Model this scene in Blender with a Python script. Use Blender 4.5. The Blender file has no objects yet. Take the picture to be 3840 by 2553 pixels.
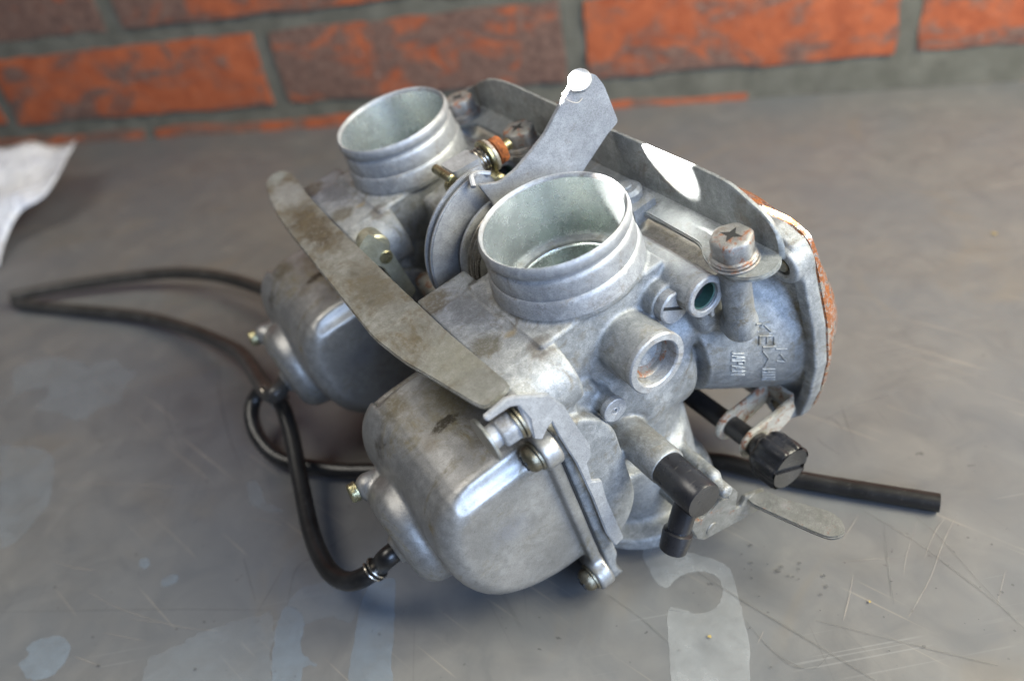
import bpy, bmesh, math, random
import numpy as np
from mathutils import Vector, Matrix
from mathutils.bvhtree import BVHTree
S = 0.00087                    # one modelling unit in metres
rnd = random.Random(7)
C = bpy.context.scene.collection
sc = bpy.context.scene
PI = math.pi
# ------------------------------------------------------------------ camera
W = Matrix(((0.9593546, 0.0190024, -0.2815627), (0.2389207, -0.585671, 0.7745363), (-0.1501843, -0.8103192, -0.5664062)))
cd = bpy.data.cameras.new('camera'); cam = bpy.data.objects.new('camera', cd); C.objects.link(cam)
R3 = Matrix((W.col[0], -W.col[1], -W.col[2])).transposed()
cam.matrix_world = Matrix.Translation(Vector((0, 0, 234 * S))) @ R3.to_4x4()
cd.sensor_width = 23.5; cd.lens = 18.0 * 1806 / 1807.0; cd.clip_start = 0.005; cd.clip_end = 50
cd.dof.use_dof = True; cd.dof.focus_distance = 240 * S; cd.dof.aperture_fstop = 4.8
sc.camera = cam
# ------------------------------------------------------------------ light
sc.view_settings.view_transform = 'Standard'; sc.view_settings.look = 'None'
sc.view_settings.exposure = 0.0; sc.view_settings.gamma = 1.0
wd = bpy.data.worlds.new('World'); sc.world = wd; wd.use_nodes = True
wn = wd.node_tree; wn.nodes['Background'].inputs[0].default_value = (0.42, 0.46, 0.50, 1); wn.nodes['Background'].inputs[1].default_value = 0.17

def area(name, loc, target, sx, sy, power, col):
    l = bpy.data.lights.new(name, 'AREA'); l.shape = 'RECTANGLE'; l.size = sx; l.size_y = sy; l.energy = power; l.color = col
    o = bpy.data.objects.new(name, l); C.objects.link(o); o.location = loc
    o.rotation_euler = (Vector(target) - Vector(loc)).to_track_quat('-Z', 'Y').to_euler(); return o
T0 = (-0.03, 0.17, 0.06)
area('window_light_cool', (0.80, -0.62, 0.55), T0, 0.8, 0.6, 22.5, (0.48, 0.66, 1.0))
area('window_light_right', (0.56, 0.20, 0.54), (0.20, 0.12, 0), 0.45, 0.45, 16.8, (1.0, 0.95, 0.76))
area('fill_light_left', (-0.50, 0.05, 0.85), T0, 0.4, 0.4, 4.2, (1.0, 0.95, 0.86))  # added fill, not a real lamp; lifts the bowl and upward faces
# ------------------------------------------------------------------ frame of the carburettors
Rw = Matrix(((0.6861, -0.7202, -0.1029), (0.6984, 0.6917, -0.1837), (0.2034, 0.0542, 0.9776)))
q = Rw.to_quaternion(); q.normalize()
MW = Matrix.Translation(Vector((-54.28, 201.66, 131.47)) * S) @ q.to_matrix().to_4x4()
SP = 111.3
def w2l(p):
    return MW.inverted() @ (Vector(p) * S) / S
def l2w(p):
    return MW @ (Vector(p) * S)
# two narrow shafts of sunlight falling through gaps, parallel
dirw = (q @ Vector((0.45, -0.62, -0.64))).normalized()
for name, c, dist, e in (('sun_shaft', (33, 15, 14), 0.86, 2200), ('sun_shaft_mouth', (13, 3, 1), 0.74, 600)):
    sl = bpy.data.lights.new(name, 'SPOT'); sl.energy = e; sl.color = (1, 0.98, 0.94); sl.spot_size = math.radians(1.0); sl.spot_blend = 0.12; sl.shadow_soft_size = 0.0015
    so = bpy.data.objects.new(name, sl); C.objects.link(so); so.location = l2w(c) - dirw * dist; so.rotation_euler = dirw.to_track_quat('-Z', 'Y').to_euler()

# ------------------------------------------------------------------ materials
class N:
    def __init__(s, name):
        s.m = bpy.data.materials.new(name); s.m.use_nodes = True; s.t = s.m.node_tree; s.t.nodes.clear()
        s.out = s.n('ShaderNodeOutputMaterial'); s.tc = s.n('ShaderNodeTexCoord')
        s.mp = s.n('ShaderNodeMapping'); s.mp.inputs["Scale"].default_value = (1 / S,) * 3
        s.l(s.tc.outputs['Object'], s.mp.inputs['Vector']); s.v = s.mp.outputs['Vector']
    def n(s, t, **k):
        x = s.t.nodes.new(t)
        for a, b in k.items(): setattr(x, a, b)
        return x
    def l(s, a, b): s.t.links.new(a, b)
    def noise(s, sc_, det=4, rough=0.55, stretch=None, dist=0.0, off=0.0, vec=None):
        x = s.n('ShaderNodeTexNoise'); x.inputs['Scale'].default_value = sc_; x.inputs['Detail'].default_value = det
        x.inputs['Roughness'].default_value = rough; x.inputs['Distortion'].default_value = dist
        m = s.n('ShaderNodeMapping'); m.inputs['Scale'].default_value = stretch or (1, 1, 1); m.inputs['Location'].default_value = (off, off * .7, off * 1.3)
        s.l(vec or s.v, m.inputs['Vector']); s.l(m.outputs[0], x.inputs['Vector']); return x.outputs['Fac']
    def ramp(s, f, a, b, smooth=False):
        x = s.n('ShaderNodeMapRange'); x.inputs[1].default_value = a; x.inputs[2].default_value = b
        if smooth: x.interpolation_type = 'SMOOTHSTEP'
        s.l(f, x.inputs[0]); return x.outputs[0]
    def math(s, op, a, b=None, c=None):
        x = s.n('ShaderNodeMath', operation=op)
        for i, v in enumerate((a, b, c)):
            if v is None: continue
            if isinstance(v, (int, float)): x.inputs[i].default_value = v
            else: s.l(v, x.inputs[i])
        return x.outputs[0]
    def mix(s, f, a, b):
        x = s.n('ShaderNodeMix', data_type='RGBA')
        for i, v in ((0, f), (6, a), (7, b)):
            if isinstance(v, (int, float)): x.inputs[i].default_value = v
            elif isinstance(v, tuple): x.inputs[i].default_value = (*v, 1) if len(v) == 3 else v
            else: s.l(v, x.inputs[i])
        return x.outputs[2]
    def blob(s, c, r, edge=0.35, wob=0.7, off=0.0):
        x = s.n('ShaderNodeVectorMath', operation='SUBTRACT'); s.l(s.v, x.inputs[0]); x.inputs[1].default_value = c
        y = s.n('ShaderNodeVectorMath', operation='DIVIDE'); s.l(x.outputs[0], y.inputs[0]); y.inputs[1].default_value = r
        z = s.n('ShaderNodeVectorMath', operation='LENGTH'); s.l(y.outputs[0], z.inputs[0])
        d = s.math('ADD', z.outputs['Value'], s.math('MULTIPLY', s.math('SUBTRACT', s.noise(0.16, 6, 0.7, off=off + 3, dist=0.5), 0.5), wob * 2.2))
        return s.ramp(d, 1.0, 1.0 - edge, True)
    def bsdf(s, col, metallic=0.0, rough=0.5, bump=None, bstr=0.2, bdist=0.1, **k):
        p = s.n('ShaderNodeBsdfPrincipled')
        for nm, v in (('Base Color', col), ('Metallic', metallic), ('Roughness', rough)):
            if isinstance(v, (int, float)): p.inputs[nm].default_value = v
            elif isinstance(v, tuple): p.inputs[nm].default_value = (*v, 1)
            else: s.l(v, p.inputs[nm])
        for nm, v in k.items():
            if isinstance(v, (int, float, tuple)): p.inputs[nm].default_value = v
            else: s.l(v, p.inputs[nm])
        if bump is not None:
            b = s.n('ShaderNodeBump'); b.inputs['Strength'].default_value = bstr; b.inputs['Distance'].default_value = bdist * S
            s.l(bump, b.inputs['Height']); s.l(b.outputs[0], p.inputs['Normal'])
        s.l(p.outputs[0], s.out.inputs[0]); return s.m

def cast(name, c1, c2, rough=0.42, metal=0.75, dirt=0.5, dirtcol=(0.13, 0.10, 0.06), rust=0.0, spots=0.5, off=0.0, bump=0.35, dscale=0.07, blobs=(), small=0.8, grain=1.0, rscale=0.28):
    """aged cast metal: mottled grey, greasy brown patches, pits and fine pale specks"""
    n = N(name)
    big = n.noise(0.05, 5, 0.6, off=off); mid = n.noise(0.35, 6, 0.65, off=off + 3, dist=0.6); fine = n.noise(2.2, 4, 0.7, off=off + 5)
    col = n.mix(n.ramp(mid, 0.36, 0.66), c1, c2)
    col = n.mix(n.ramp(big, 0.40, 0.62), col, n.mix(0.5, col, tuple(x * 0.65 for x in c1)))
    # greasy film in broad smears and drops, broken by wiped marks
    d1 = n.noise(dscale, 7, 0.70, off=off + 11, dist=1.4); d2 = n.noise(dscale * 2.6, 6, 0.72, off=off + 13, dist=0.6)
    wipe = n.ramp(n.noise(0.5, 5, 0.75, off=off + 2, stretch=(1, 0.35, 0.6)), 0.30, 0.60)
    dm = n.math('MULTIPLY', n.math('MAXIMUM', n.ramp(d1, 0.66 - 0.22 * dirt, 0.76 - 0.16 * dirt, True), n.math('MULTIPLY', n.ramp(d2, 0.66 - 0.13 * dirt, 0.72 - 0.12 * dirt), small)), wipe)
    tint = n.mix(n.ramp(mid, 0.35, 0.6), dirtcol, tuple(min(1, x * 1.45) for x in dirtcol))
    col = n.mix(n.math('MULTIPLY', dm, min(0.95, 0.38 + dirt * 0.8)), col, tint)
    for k, (c, r, bc, am, ed) in enumerate(blobs):
        col = n.mix(n.math('MULTIPLY', n.math('MULTIPLY', n.blob(c, r, ed, 0.75, off + 7 * k), am), n.ramp(n.noise(0.9, 5, 0.75, off=off + 3 * k), 0.22, 0.5)), col, bc)
    # dark pits
    pit = n.ramp(n.noise(0.75, 3, 0.8, off=off + 23), 0.655, 0.72)
    col = n.mix(n.math('MULTIPLY', pit, spots), col, (0.06, 0.055, 0.045))
    # pale oxide specks
    sp = n.ramp(n.noise(1.6, 2, 0.5, off=off + 31), 0.68, 0.76)
    col = n.mix(n.math('MULTIPLY', sp, 0.45 * spots), col, (0.62, 0.63, 0.62))
    g1 = n.ramp(n.noise(2.6, 3, 0.8, off=off + 61), 0.32, 0.56); col = n.mix(n.math('MULTIPLY', n.math('SUBTRACT', 1.0, g1), 0.55 * grain), col, (0.09, 0.09, 0.09))
    g2 = n.ramp(n.noise(0.9, 4, 0.8, off=off + 67), 0.56, 0.66); col = n.mix(n.math('MULTIPLY', g2, 0.34 * grain), col, (0.14, 0.135, 0.125))
    if rust > 0:
        r = n.ramp(n.noise(rscale, 6, 0.75, off=off + 41, dist=0.5), 0.62 - 0.25 * rust, 0.70 - 0.22 * rust, True)
        rc = n.mix(n.ramp(fine, 0.35, 0.65), (0.30, 0.10, 0.03), (0.12, 0.045, 0.02))
        col = n.mix(r, col, rc); met = n.math('MULTIPLY', n.math('SUBTRACT', 1.0, r), metal)
    else:
        met = n.math('MULTIPLY', n.math('SUBTRACT', 1.0, n.math('MULTIPLY', dm, 0.7)), metal)
    rg = n.math('ADD', n.math('MULTIPLY', fine, 0.16), n.math('ADD', n.math('MULTIPLY', mid, 0.22), rough - 0.18))
    grit = n.noise(5.5, 2, 0.6, off=off + 7)
    bp = n.math('ADD', n.math('ADD', n.math('MULTIPLY', fine, 0.8), n.math('MULTIPLY', grit, 0.5)), n.math('ADD', n.math('MULTIPLY', mid, 1.0), n.math('MULTIPLY', n.math('MULTIPLY', pit, -1.0), 0.6)))
    return n.bsdf(col, met, rg, bp, bump, 0.35)

M = {}
M['body'] = cast('oxidised_zinc', (0.255, 0.268, 0.278), (0.47, 0.48, 0.485), 0.47, 0.42, 0.72, (0.115, 0.095, 0.06), off=0, bump=0.5, small=0.5, blobs=(((-37, 26, -21), (7, 9, 6), (0.13, 0.10, 0.05), 0.85, 0.6), ((-30, 12, -21), (9, 10, 4), (0.13, 0.13, 0.125), 0.6, 0.5), ((-22, 22, -20), (5, 3, 4), (0.05, 0.04, 0.03), 0.9, 0.4), ((-36, -6, -21), (6, 7, 4), (0.10, 0.085, 0.05), 0.8, 0.6), ((-28, -8, -21), (3.6, 2.2, 4), (0.34, 0.23, 0.07), 0.6, 0.9), ((-26, -20, -22), (5, 5, 5), (0.11, 0.09, 0.07), 0.7, 0.6), ((-30, -28, -26), (5, 4, 5), (0.55, 0.55, 0.55), 0.25, 0.8), ((-15, -31, -100), (14, 8, 16), (0.48, 0.50, 0.52), 0.5, 0.7), ((-8, -32, -71), (9, 14, 9), (0.15, 0.14, 0.12), 0.8, 0.6), ((0, -36, -38), (12, 5, 12), (0.15, 0.13, 0.10), 0.5, 0.6), ((38, -30, -55), (16, 14, 10), (0.13, 0.145, 0.15), 0.6, 0.7)))
M['neck'] = cast('machined_zinc', (0.35, 0.36, 0.38), (0.52, 0.53, 0.545), 0.48, 0.45, 0.65, (0.15, 0.125, 0.10), off=9, bump=0.25)
M['bore'] = cast('bore_zinc', (0.74, 0.79, 0.79), (0.84, 0.88, 0.88), 0.24, 0.9, 0.0, spots=0.03, grain=0.35, off=12, bump=0.12)
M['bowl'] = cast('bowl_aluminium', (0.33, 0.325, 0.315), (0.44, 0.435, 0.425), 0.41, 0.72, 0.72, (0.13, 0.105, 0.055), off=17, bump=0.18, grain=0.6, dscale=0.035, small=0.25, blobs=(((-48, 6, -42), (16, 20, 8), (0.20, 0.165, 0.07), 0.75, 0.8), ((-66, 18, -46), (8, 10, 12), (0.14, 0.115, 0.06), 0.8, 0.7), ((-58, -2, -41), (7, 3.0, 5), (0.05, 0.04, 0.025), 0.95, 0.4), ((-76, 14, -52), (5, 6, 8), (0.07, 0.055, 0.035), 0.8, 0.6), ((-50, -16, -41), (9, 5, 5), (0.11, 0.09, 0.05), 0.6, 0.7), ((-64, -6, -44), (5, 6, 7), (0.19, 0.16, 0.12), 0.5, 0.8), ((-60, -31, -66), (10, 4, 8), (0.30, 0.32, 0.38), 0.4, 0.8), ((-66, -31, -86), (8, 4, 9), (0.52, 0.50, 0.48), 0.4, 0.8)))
M['bar'] = cast('greasy_steel', (0.25, 0.25, 0.22), (0.36, 0.36, 0.34), 0.38, 0.55, 1.05, (0.075, 0.058, 0.032), off=27, bump=0.25, dscale=0.03, small=0.6, blobs=(((-50, 40, -14), (10, 22, 4), (0.10, 0.085, 0.055), 0.7, 0.7), ((-50, 95, -14), (9, 26, 4), (0.085, 0.065, 0.035), 0.9, 0.6), ((-48, 128, -14), (10, 12, 4), (0.36, 0.37, 0.36), 0.8, 0.7), ((-46, 148, -14), (8, 9, 4), (0.30, 0.33, 0.32), 0.7, 0.8), ((-48, -12, -14), (10, 16, 4), (0.23, 0.225, 0.18), 0.6, 0.8)))
M['plate'] = cast('pressed_steel', (0.39, 0.40, 0.42), (0.52, 0.53, 0.55), 0.46, 0.45, 0.35, off=33, bump=0.2)
M['bracket'] = cast('galvanised_plate', (0.25, 0.265, 0.265), (0.43, 0.45, 0.445), 0.5, 0.45, 0.65, (0.13, 0.11, 0.09), off=38, bump=0.35, dscale=0.06)
M['bolt'] = cast('corroded_bolt', (0.25, 0.245, 0.235), (0.38, 0.375, 0.36), 0.48, 0.45, 0.8, (0.14, 0.095, 0.06), rust=0.36, off=44)
M['screw'] = cast('yellowed_screw', (0.26, 0.225, 0.15), (0.38, 0.345, 0.26), 0.32, 0.9, 0.7, (0.05, 0.04, 0.025), off=48)
M['brass'] = cast('yellow_zinc_plating', (0.42, 0.38, 0.20), (0.55, 0.52, 0.34), 0.28, 0.95, 0.35, (0.22, 0.15, 0.06), off=52)
M['spring'] = cast('spring_steel', (0.42, 0.38, 0.32), (0.55, 0.5, 0.44), 0.25, 0.95, 0.2, off=55, bump=0.05)
M['chrome'] = cast('rusted_chrome', (0.62, 0.60, 0.58), (0.70, 0.68, 0.65), 0.14, 1.0, 0.0, rust=0.85, off=61, spots=0.2, grain=0.2)
M['zincrust'] = cast('rusty_zinc_plate', (0.48, 0.46, 0.40), (0.62, 0.60, 0.54), 0.45, 0.45, 0.5, (0.20, 0.13, 0.05), rust=0.45, off=66)
M['lever'] = cast('lever_steel', (0.22, 0.22, 0.205), (0.37, 0.365, 0.35), 0.40, 0.65, 0.3, rust=0.08, off=71)
def rustm():
    n = N('flaking_rust'); a = n.noise(0.8, 6, 0.75); b = n.noise(2.6, 4, 0.7, off=4)
    col = n.mix(n.ramp(a, 0.35, 0.62), (0.10, 0.035, 0.02), (0.50, 0.15, 0.035))
    return n.bsdf(col, 0.0, 0.85, n.math('ADD', a, b), 0.8, 0.7)
M['rust'] = rustm()
M['palezinc'] = cast('pale_passivated_zinc', (0.50, 0.49, 0.36), (0.64, 0.63, 0.50), 0.36, 0.8, 0.3, (0.25, 0.2, 0.1), off=81, bump=0.4)
def rubber(name, c, r=0.42):
    n = N(name); a = n.noise(0.6, 4, 0.6); b = n.noise(0.09, 3, 0.5, off=3); sc_ = n.ramp(n.noise(0.5, 2, 0.5, stretch=(0.2, 3, 3), off=8), 0.66, 0.72)
    col = n.mix(n.ramp(b, 0.35, 0.7), c, tuple(x * 1.8 + 0.004 for x in c))
    col = n.mix(n.math('MULTIPLY', sc_, 0.35), col, (0.12, 0.11, 0.10))
    return n.bsdf(col, 0.0, n.math('ADD', n.math('MULTIPLY', a, 0.25), r - 0.12), a, 0.2, 0.15)
M['rubber'] = rubber('black_rubber', (0.007, 0.0065, 0.0065), 0.33)
M['hose_dusty'] = rubber('dusty_rubber', (0.022, 0.020, 0.018), 0.34)
M['plastic'] = rubber('black_plastic', (0.010, 0.010, 0.012), 0.30)
def simple(name, c, r, m=0.0):
    n = N(name); a = n.noise(0.8, 4, 0.6)
    return n.bsdf(n.mix(n.ramp(a, 0.3, 0.7), c, tuple(x * 0.75 for x in c)), m, r, a, 0.15, 0.1)
M['green'] = simple('verdigris', (0.05, 0.12, 0.10), 0.5, 0.2)
M['thread'] = simple('pale_thread', (0.5, 0.45, 0.4), 0.8)
M['grime'] = simple('grime', (0.05, 0.05, 0.05), 0.6)
M['ochre'] = simple('ochre_fleck', (0.32, 0.24, 0.08), 0.7)
M['dark'] = simple('dark_gasket', (0.02, 0.02, 0.02), 0.7)
M['plate_disc'] = simple('throttle_disc', (0.10, 0.14, 0.13), 0.35, 0.8)

# ------------------------------------------------------------------ mesh helpers
def link(name, me, mat, parent=None, smooth=True, ang=38, label=None):
    o = bpy.data.objects.new(name, me); C.objects.link(o)
    if mat is not None and not me.materials: me.materials.append(mat)
    if smooth:
        me.shade_smooth()
        if ang: me.set_sharp_from_angle(angle=math.radians(ang))
    if parent: o.parent = parent
    if label: o['label'] = label
    return o
def mesh(name, vs, fs, scale=S):
    me = bpy.data.meshes.new(name); me.from_pydata([tuple(c * scale for c in v) for v in vs], [], fs); me.validate(); me.update()
    bm = bmesh.new(); bm.from_mesh(me); bmesh.ops.recalc_face_normals(bm, faces=bm.faces); bm.to_mesh(me); bm.free(); return me
def frame(o, z, x=None):
    z = Vector(z).normalized(); x = Vector(x) if x else (Vector((1, 0, 0)) if abs(z.x) < 0.9 else Vector((0, 1, 0)))
    x = (x - z * x.dot(z)).normalized(); y = z.cross(x)
    m = Matrix((x, y, z)).transposed().to_4x4(); m.translation = Vector(o); return m
VX, VY, VZ = (1, 0, 0), (0, 1, 0), (0, 0, 1)
class G:
    """collects geometry in modelling units"""
    def __init__(s): s.v = []; s.f = []
    def add(s, vs, fs, m=None):
        b = len(s.v)
        s.v += [tuple(m @ Vector(v)) if m else tuple(v) for v in vs]; s.f += [tuple(i + b for i in f) for f in fs]; return s
    def lathe(s, prof, o=(0, 0, 0), z=VZ, seg=40, closed=False, ripple=None):
        vs = []; fs = []; n = len(prof)
        for i in range(seg):
            t = 2 * PI * i / seg
            for r, h in prof:
                rr = r * (ripple(t) if ripple else 1)
                vs.append((rr * math.cos(t), rr * math.sin(t), h))
        for i in range(seg):
            a, b = i * n, ((i + 1) % seg) * n
            for k in range(n - (0 if closed else 1)):
                k2 = (k + 1) % n; fs.append((a + k, b + k, b + k2, a + k2))
        return s.add(vs, fs, frame(o, z))
    def cyl(s, o, z, r, h0, h1, ch=0.3, seg=32, r2=None):
        r2 = r if r2 is None else r2
        return s.lathe([(0.001, h0), (r - ch, h0), (r, h0 + ch), (r2, h1 - ch), (r2 - ch, h1), (0.001, h1)], o, z, seg)
    def prism(s, poly, m, h0, h1):
        n = len(poly); vs = [(x, y, h0) for x, y in poly] + [(x, y, h1) for x, y in poly]
        fs = [tuple(range(n - 1, -1, -1)), tuple(range(n, 2 * n))] + [(i, (i + 1) % n, n + (i + 1) % n, n + i) for i in range(n)]
        return s.add(vs, fs, m)
    def tube(s, pts, r, seg=14, cap=True, inner=None):
        P = [Vector(p) for p in pts]; vs = []; fs = []; n = len(P); x = None
        rf = r if callable(r) else (lambda t: r)
        for i, p in enumerate(P):
            d = (P[min(i + 1, n - 1)] - P[max(i - 1, 0)]).normalized()
            x = frame((0, 0, 0), d).col[0].xyz if x is None else (x - d * x.dot(d)).normalized()
            y = d.cross(x); rr = rf(i / (n - 1))
            for k in range(seg):
                t = 2 * PI * k / seg; vs.append(tuple(p + x * math.cos(t) * rr + y * math.sin(t) * rr))
        for i in range(n - 1):
            for k in range(seg):
                k2 = (k + 1) % seg; fs.append((i * seg + k, i * seg + k2, (i + 1) * seg + k2, (i + 1) * seg + k))
        if cap:
            for base, sgn in ((0, -1), ((n - 1) * seg, 1)):
                d = (P[1] - P[0]).normalized() * -1 if sgn < 0 else (P[-1] - P[-2]).normalized()
                c = P[0] if sgn < 0 else P[-1]
                if inner:   # open end with a bore
                    ring = [Vector(vs[base + k]) for k in range(seg)]; b1 = len(vs)
                    vs += [tuple(c + (q_ - c) * inner) for q_ in ring]; b2 = len(vs)
                    vs += [tuple(c + (q_ - c) * inner - d * 6) for q_ in ring]
                    for k in range(seg):
                        k2 = (k + 1) % seg
                        fs.append((base + k, base + k2, b1 + k2, b1 + k)); fs.append((b1 + k, b1 + k2, b2 + k2, b2 + k))
                    fs.append(tuple(b2 + k for k in range(seg)))
                else: fs.append(tuple(base + k for k in range(seg)))
        return s.add(vs, fs)
    def me(s, name): return mesh(name, s.v, s.f)
def spline(pts, n=8):
    P = [Vector(p) for p in pts]; P = [P[0] * 2 - P[1]] + P + [P[-1] * 2 - P[-2]]; out = []
    for i in range(1, len(P) - 2):
        for k in range(n):
            t = k / n; a, b, c, d = P[i - 1:i + 3]
            out.append(0.5 * ((2 * b) + (c - a) * t + (2 * a - 5 * b + 4 * c - d) * t * t + (3 * b - a - 3 * c + d) * t ** 3))
    out.append(P[-2]); return out
def roundpoly(poly, r, n=4):
    out = []; m = len(poly)
    for i in range(m):
        a, b, c = Vector(poly[i - 1]), Vector(poly[i]), Vector(poly[(i + 1) % m])
        rr = r[i] if isinstance(r, (list, tuple)) else r
        u = (a - b); w = (c - b); k = min(rr, u.length * 0.49, w.length * 0.49)
        p0 = b + u.normalized() * k; p1 = b + w.normalized() * k
        for j in range(n + 1):
            t = j / n; out.append(tuple((1 - t) ** 2 * p0 + 2 * t * (1 - t) * b + t * t * p1))
    return out
def plate(name, poly, m, h0, h1, mat, parent, bev=0.3, r=None, label=None):
    if r is not None: poly = roundpoly(poly, r)
    g = G().prism(poly, m, h0, h1); me = g.me(name)
    if bev:
        bm = bmesh.new(); bm.from_mesh(me)
        ed = [e for e in bm.edges if len(e.link_faces) == 2 and e.calc_face_angle(0) > math.radians(50)]
        bmesh.ops.bevel(bm, geom=ed, offset=bev * S, segments=2, affect='EDGES', clamp_overlap=True); bm.to_mesh(me); bm.free()
    return link(name, me, mat, parent, label=label)
# plane frames: (x,y)->(v,a) looking along b ; (x,y)->(v,b) ; (x,y)->(b,a)
def PVA(b=0): return Matrix(((1, 0, 0, 0), (0, 0, 1, b), (0, 1, 0, 0), (0, 0, 0, 1)))
def PVB(a=0): return Matrix(((1, 0, 0, 0), (0, 1, 0, 0), (0, 0, 1, a), (0, 0, 0, 1)))
def PBA(v=0): return Matrix(((0, 0, 1, v), (1, 0, 0, 0), (0, 1, 0, 0), (0, 0, 0, 1)))

# ------------------------------------------------------------------ implicit castings
class F:
    """signed distance fields on a grid, smoothly joined, meshed by surface nets"""
    def __init__(s, lo, hi, h):
        s.lo = np.array(lo, float); s.h = h
        ax = [np.arange(lo[i], hi[i] + h, h, dtype=np.float32) for i in range(3)]
        s.X, s.Y, s.Z = np.meshgrid(*ax, indexing='ij', sparse=True); s.d = None
        s.shape = tuple(len(a) for a in ax)
    def box(s, lo, hi, r=1.0, axis=None):
        c = [(a + b) / 2 for a, b in zip(lo, hi)]; e = [(b - a) / 2 - r for a, b in zip(lo, hi)]
        q_ = [np.abs(A - c[i]) - e[i] for i, A in enumerate((s.X, s.Y, s.Z))]
        o = np.sqrt(sum(np.maximum(a, 0) ** 2 for a in q_)); i = np.minimum(np.maximum(np.maximum(q_[0], q_[1]), q_[2]), 0)
        return o + i - r
    def _ax(s, ax):
        A = (s.X, s.Y, s.Z); return [(A[1], A[2], A[0]), (A[0], A[2], A[1]), (A[0], A[1], A[2])][ax]
    def cyl(s, ax, c, r, h0, h1, rd=0.8, r2=None):
        u, w, t = s._ax(ax); rad = np.sqrt((u - c[0]) ** 2 + (w - c[1]) ** 2)
        R_ = r if r2 is None else r + (r2 - r) * np.clip((t - h0) / (h1 - h0), 0, 1)
        a = rad - R_ + rd; b = np.abs(t - (h0 + h1) / 2) - (h1 - h0) / 2 + rd
        return np.sqrt(np.maximum(a, 0) ** 2 + np.maximum(b, 0) ** 2) + np.minimum(np.maximum(a, b), 0) - rd
    def caps(s, ax, p0, p1, r, h0, h1, rd=0.8):
        u, w, t = s._ax(ax); dx, dy = p1[0] - p0[0], p1[1] - p0[1]
        k = np.clip(((u - p0[0]) * dx + (w - p0[1]) * dy) / (dx * dx + dy * dy), 0, 1)
        a = np.sqrt((u - p0[0] - k * dx) ** 2 + (w - p0[1] - k * dy) ** 2) - r + rd; b = np.abs(t - (h0 + h1) / 2) - (h1 - h0) / 2 + rd
        return np.sqrt(np.maximum(a, 0) ** 2 + np.maximum(b, 0) ** 2) + np.minimum(np.maximum(a, b), 0) - rd
    def poly(s, ax, pts, h0, h1, rin=3.0, rd=1.5):
        """extruded polygon (inset by rin and rounded back)"""
        u, w, t = s._ax(ax); u, w = np.broadcast_arrays(u, w); n = len(pts); d = np.full(u.shape, 1e9, np.float32); inside = np.zeros(u.shape, bool)
        for i in range(n):
            (ax_, ay), (bx, by) = pts[i], pts[(i + 1) % n]; ex, ey = bx - ax_, by - ay
            k = np.clip(((u - ax_) * ex + (w - ay) * ey) / (ex * ex + ey * ey), 0, 1)
            d = np.minimum(d, (u - ax_ - k * ex) ** 2 + (w - ay - k * ey) ** 2)
            cond = ((ay > w) != (by > w)) & (u < (bx - ax_) * (w - ay) / (by - ay + 1e-9) + ax_); inside ^= cond
        d = np.sqrt(d); d = np.where(inside, -d, d) - rin
        a = d + rd; b = np.abs(t - (h0 + h1) / 2) - (h1 - h0) / 2 + rd
        return np.sqrt(np.maximum(a, 0) ** 2 + np.maximum(b, 0) ** 2) + np.minimum(np.maximum(a, b), 0) - rd
    def seg(s, p0, p1, r):
        d = np.subtract(p1, p0); L = float(d @ d)
        k = np.clip(((s.X - p0[0]) * d[0] + (s.Y - p0[1]) * d[1] + (s.Z - p0[2]) * d[2]) / L, 0, 1)
        return np.sqrt((s.X - p0[0] - k * d[0]) ** 2 + (s.Y - p0[1] - k * d[1]) ** 2 + (s.Z - p0[2] - k * d[2]) ** 2) - r
    def add(s, e, k=0.0):
        e = np.broadcast_to(e, s.shape)
        if s.d is None: s.d = np.array(e)
        elif k <= 0: s.d = np.minimum(s.d, e)
        else:
            hh = np.clip(0.5 + 0.5 * (e - s.d) / k, 0, 1); s.d = e * (1 - hh) + s.d * hh - k * hh * (1 - hh)
        return s
    def cut(s, e, k=0.0):
        e = -np.broadcast_to(e, s.shape)
        if k <= 0: s.d = np.maximum(s.d, e)
        else:
            hh = np.clip(0.5 - 0.5 * (e - s.d) / k, 0, 1); s.d = e * (1 - hh) + s.d * hh + k * hh * (1 - hh)
        return s
    def mesh(s, name):
        D = s.d; h = s.h; ins = D < 0
        nx, ny, nz = [n - 1 for n in D.shape]
        cnt = np.zeros((nx, ny, nz), np.uint8)
        for i in (0, 1):
            for j in (0, 1):
                for k in (0, 1): cnt += ins[i:nx + i, j:ny + j, k:nz + k]
        act = (cnt > 0) & (cnt < 8); I = np.argwhere(act); idx = np.full(act.shape, -1, np.int64); idx[act] = np.arange(len(I))
        acc = np.zeros((len(I), 3)); num = np.zeros(len(I)); cs = [(i, j, k) for i in (0, 1) for j in (0, 1) for k in (0, 1)]
        vals = {c: D[I[:, 0] + c[0], I[:, 1] + c[1], I[:, 2] + c[2]] for c in cs}
        for c in cs:
            for ax in range(3):
                if c[ax]: continue
                e = list(c); e[ax] = 1; e = tuple(e); a, b = vals[c], vals[e]; m = (a < 0) != (b < 0)
                t = np.where(m, a / np.where(m, a - b, 1), 0); p = np.tile(np.array(c, float), (len(I), 1)); p[:, ax] = t
                acc += p * m[:, None]; num += m
        V = (acc / num[:, None] + I) * h + s.lo
        Q = []
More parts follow.
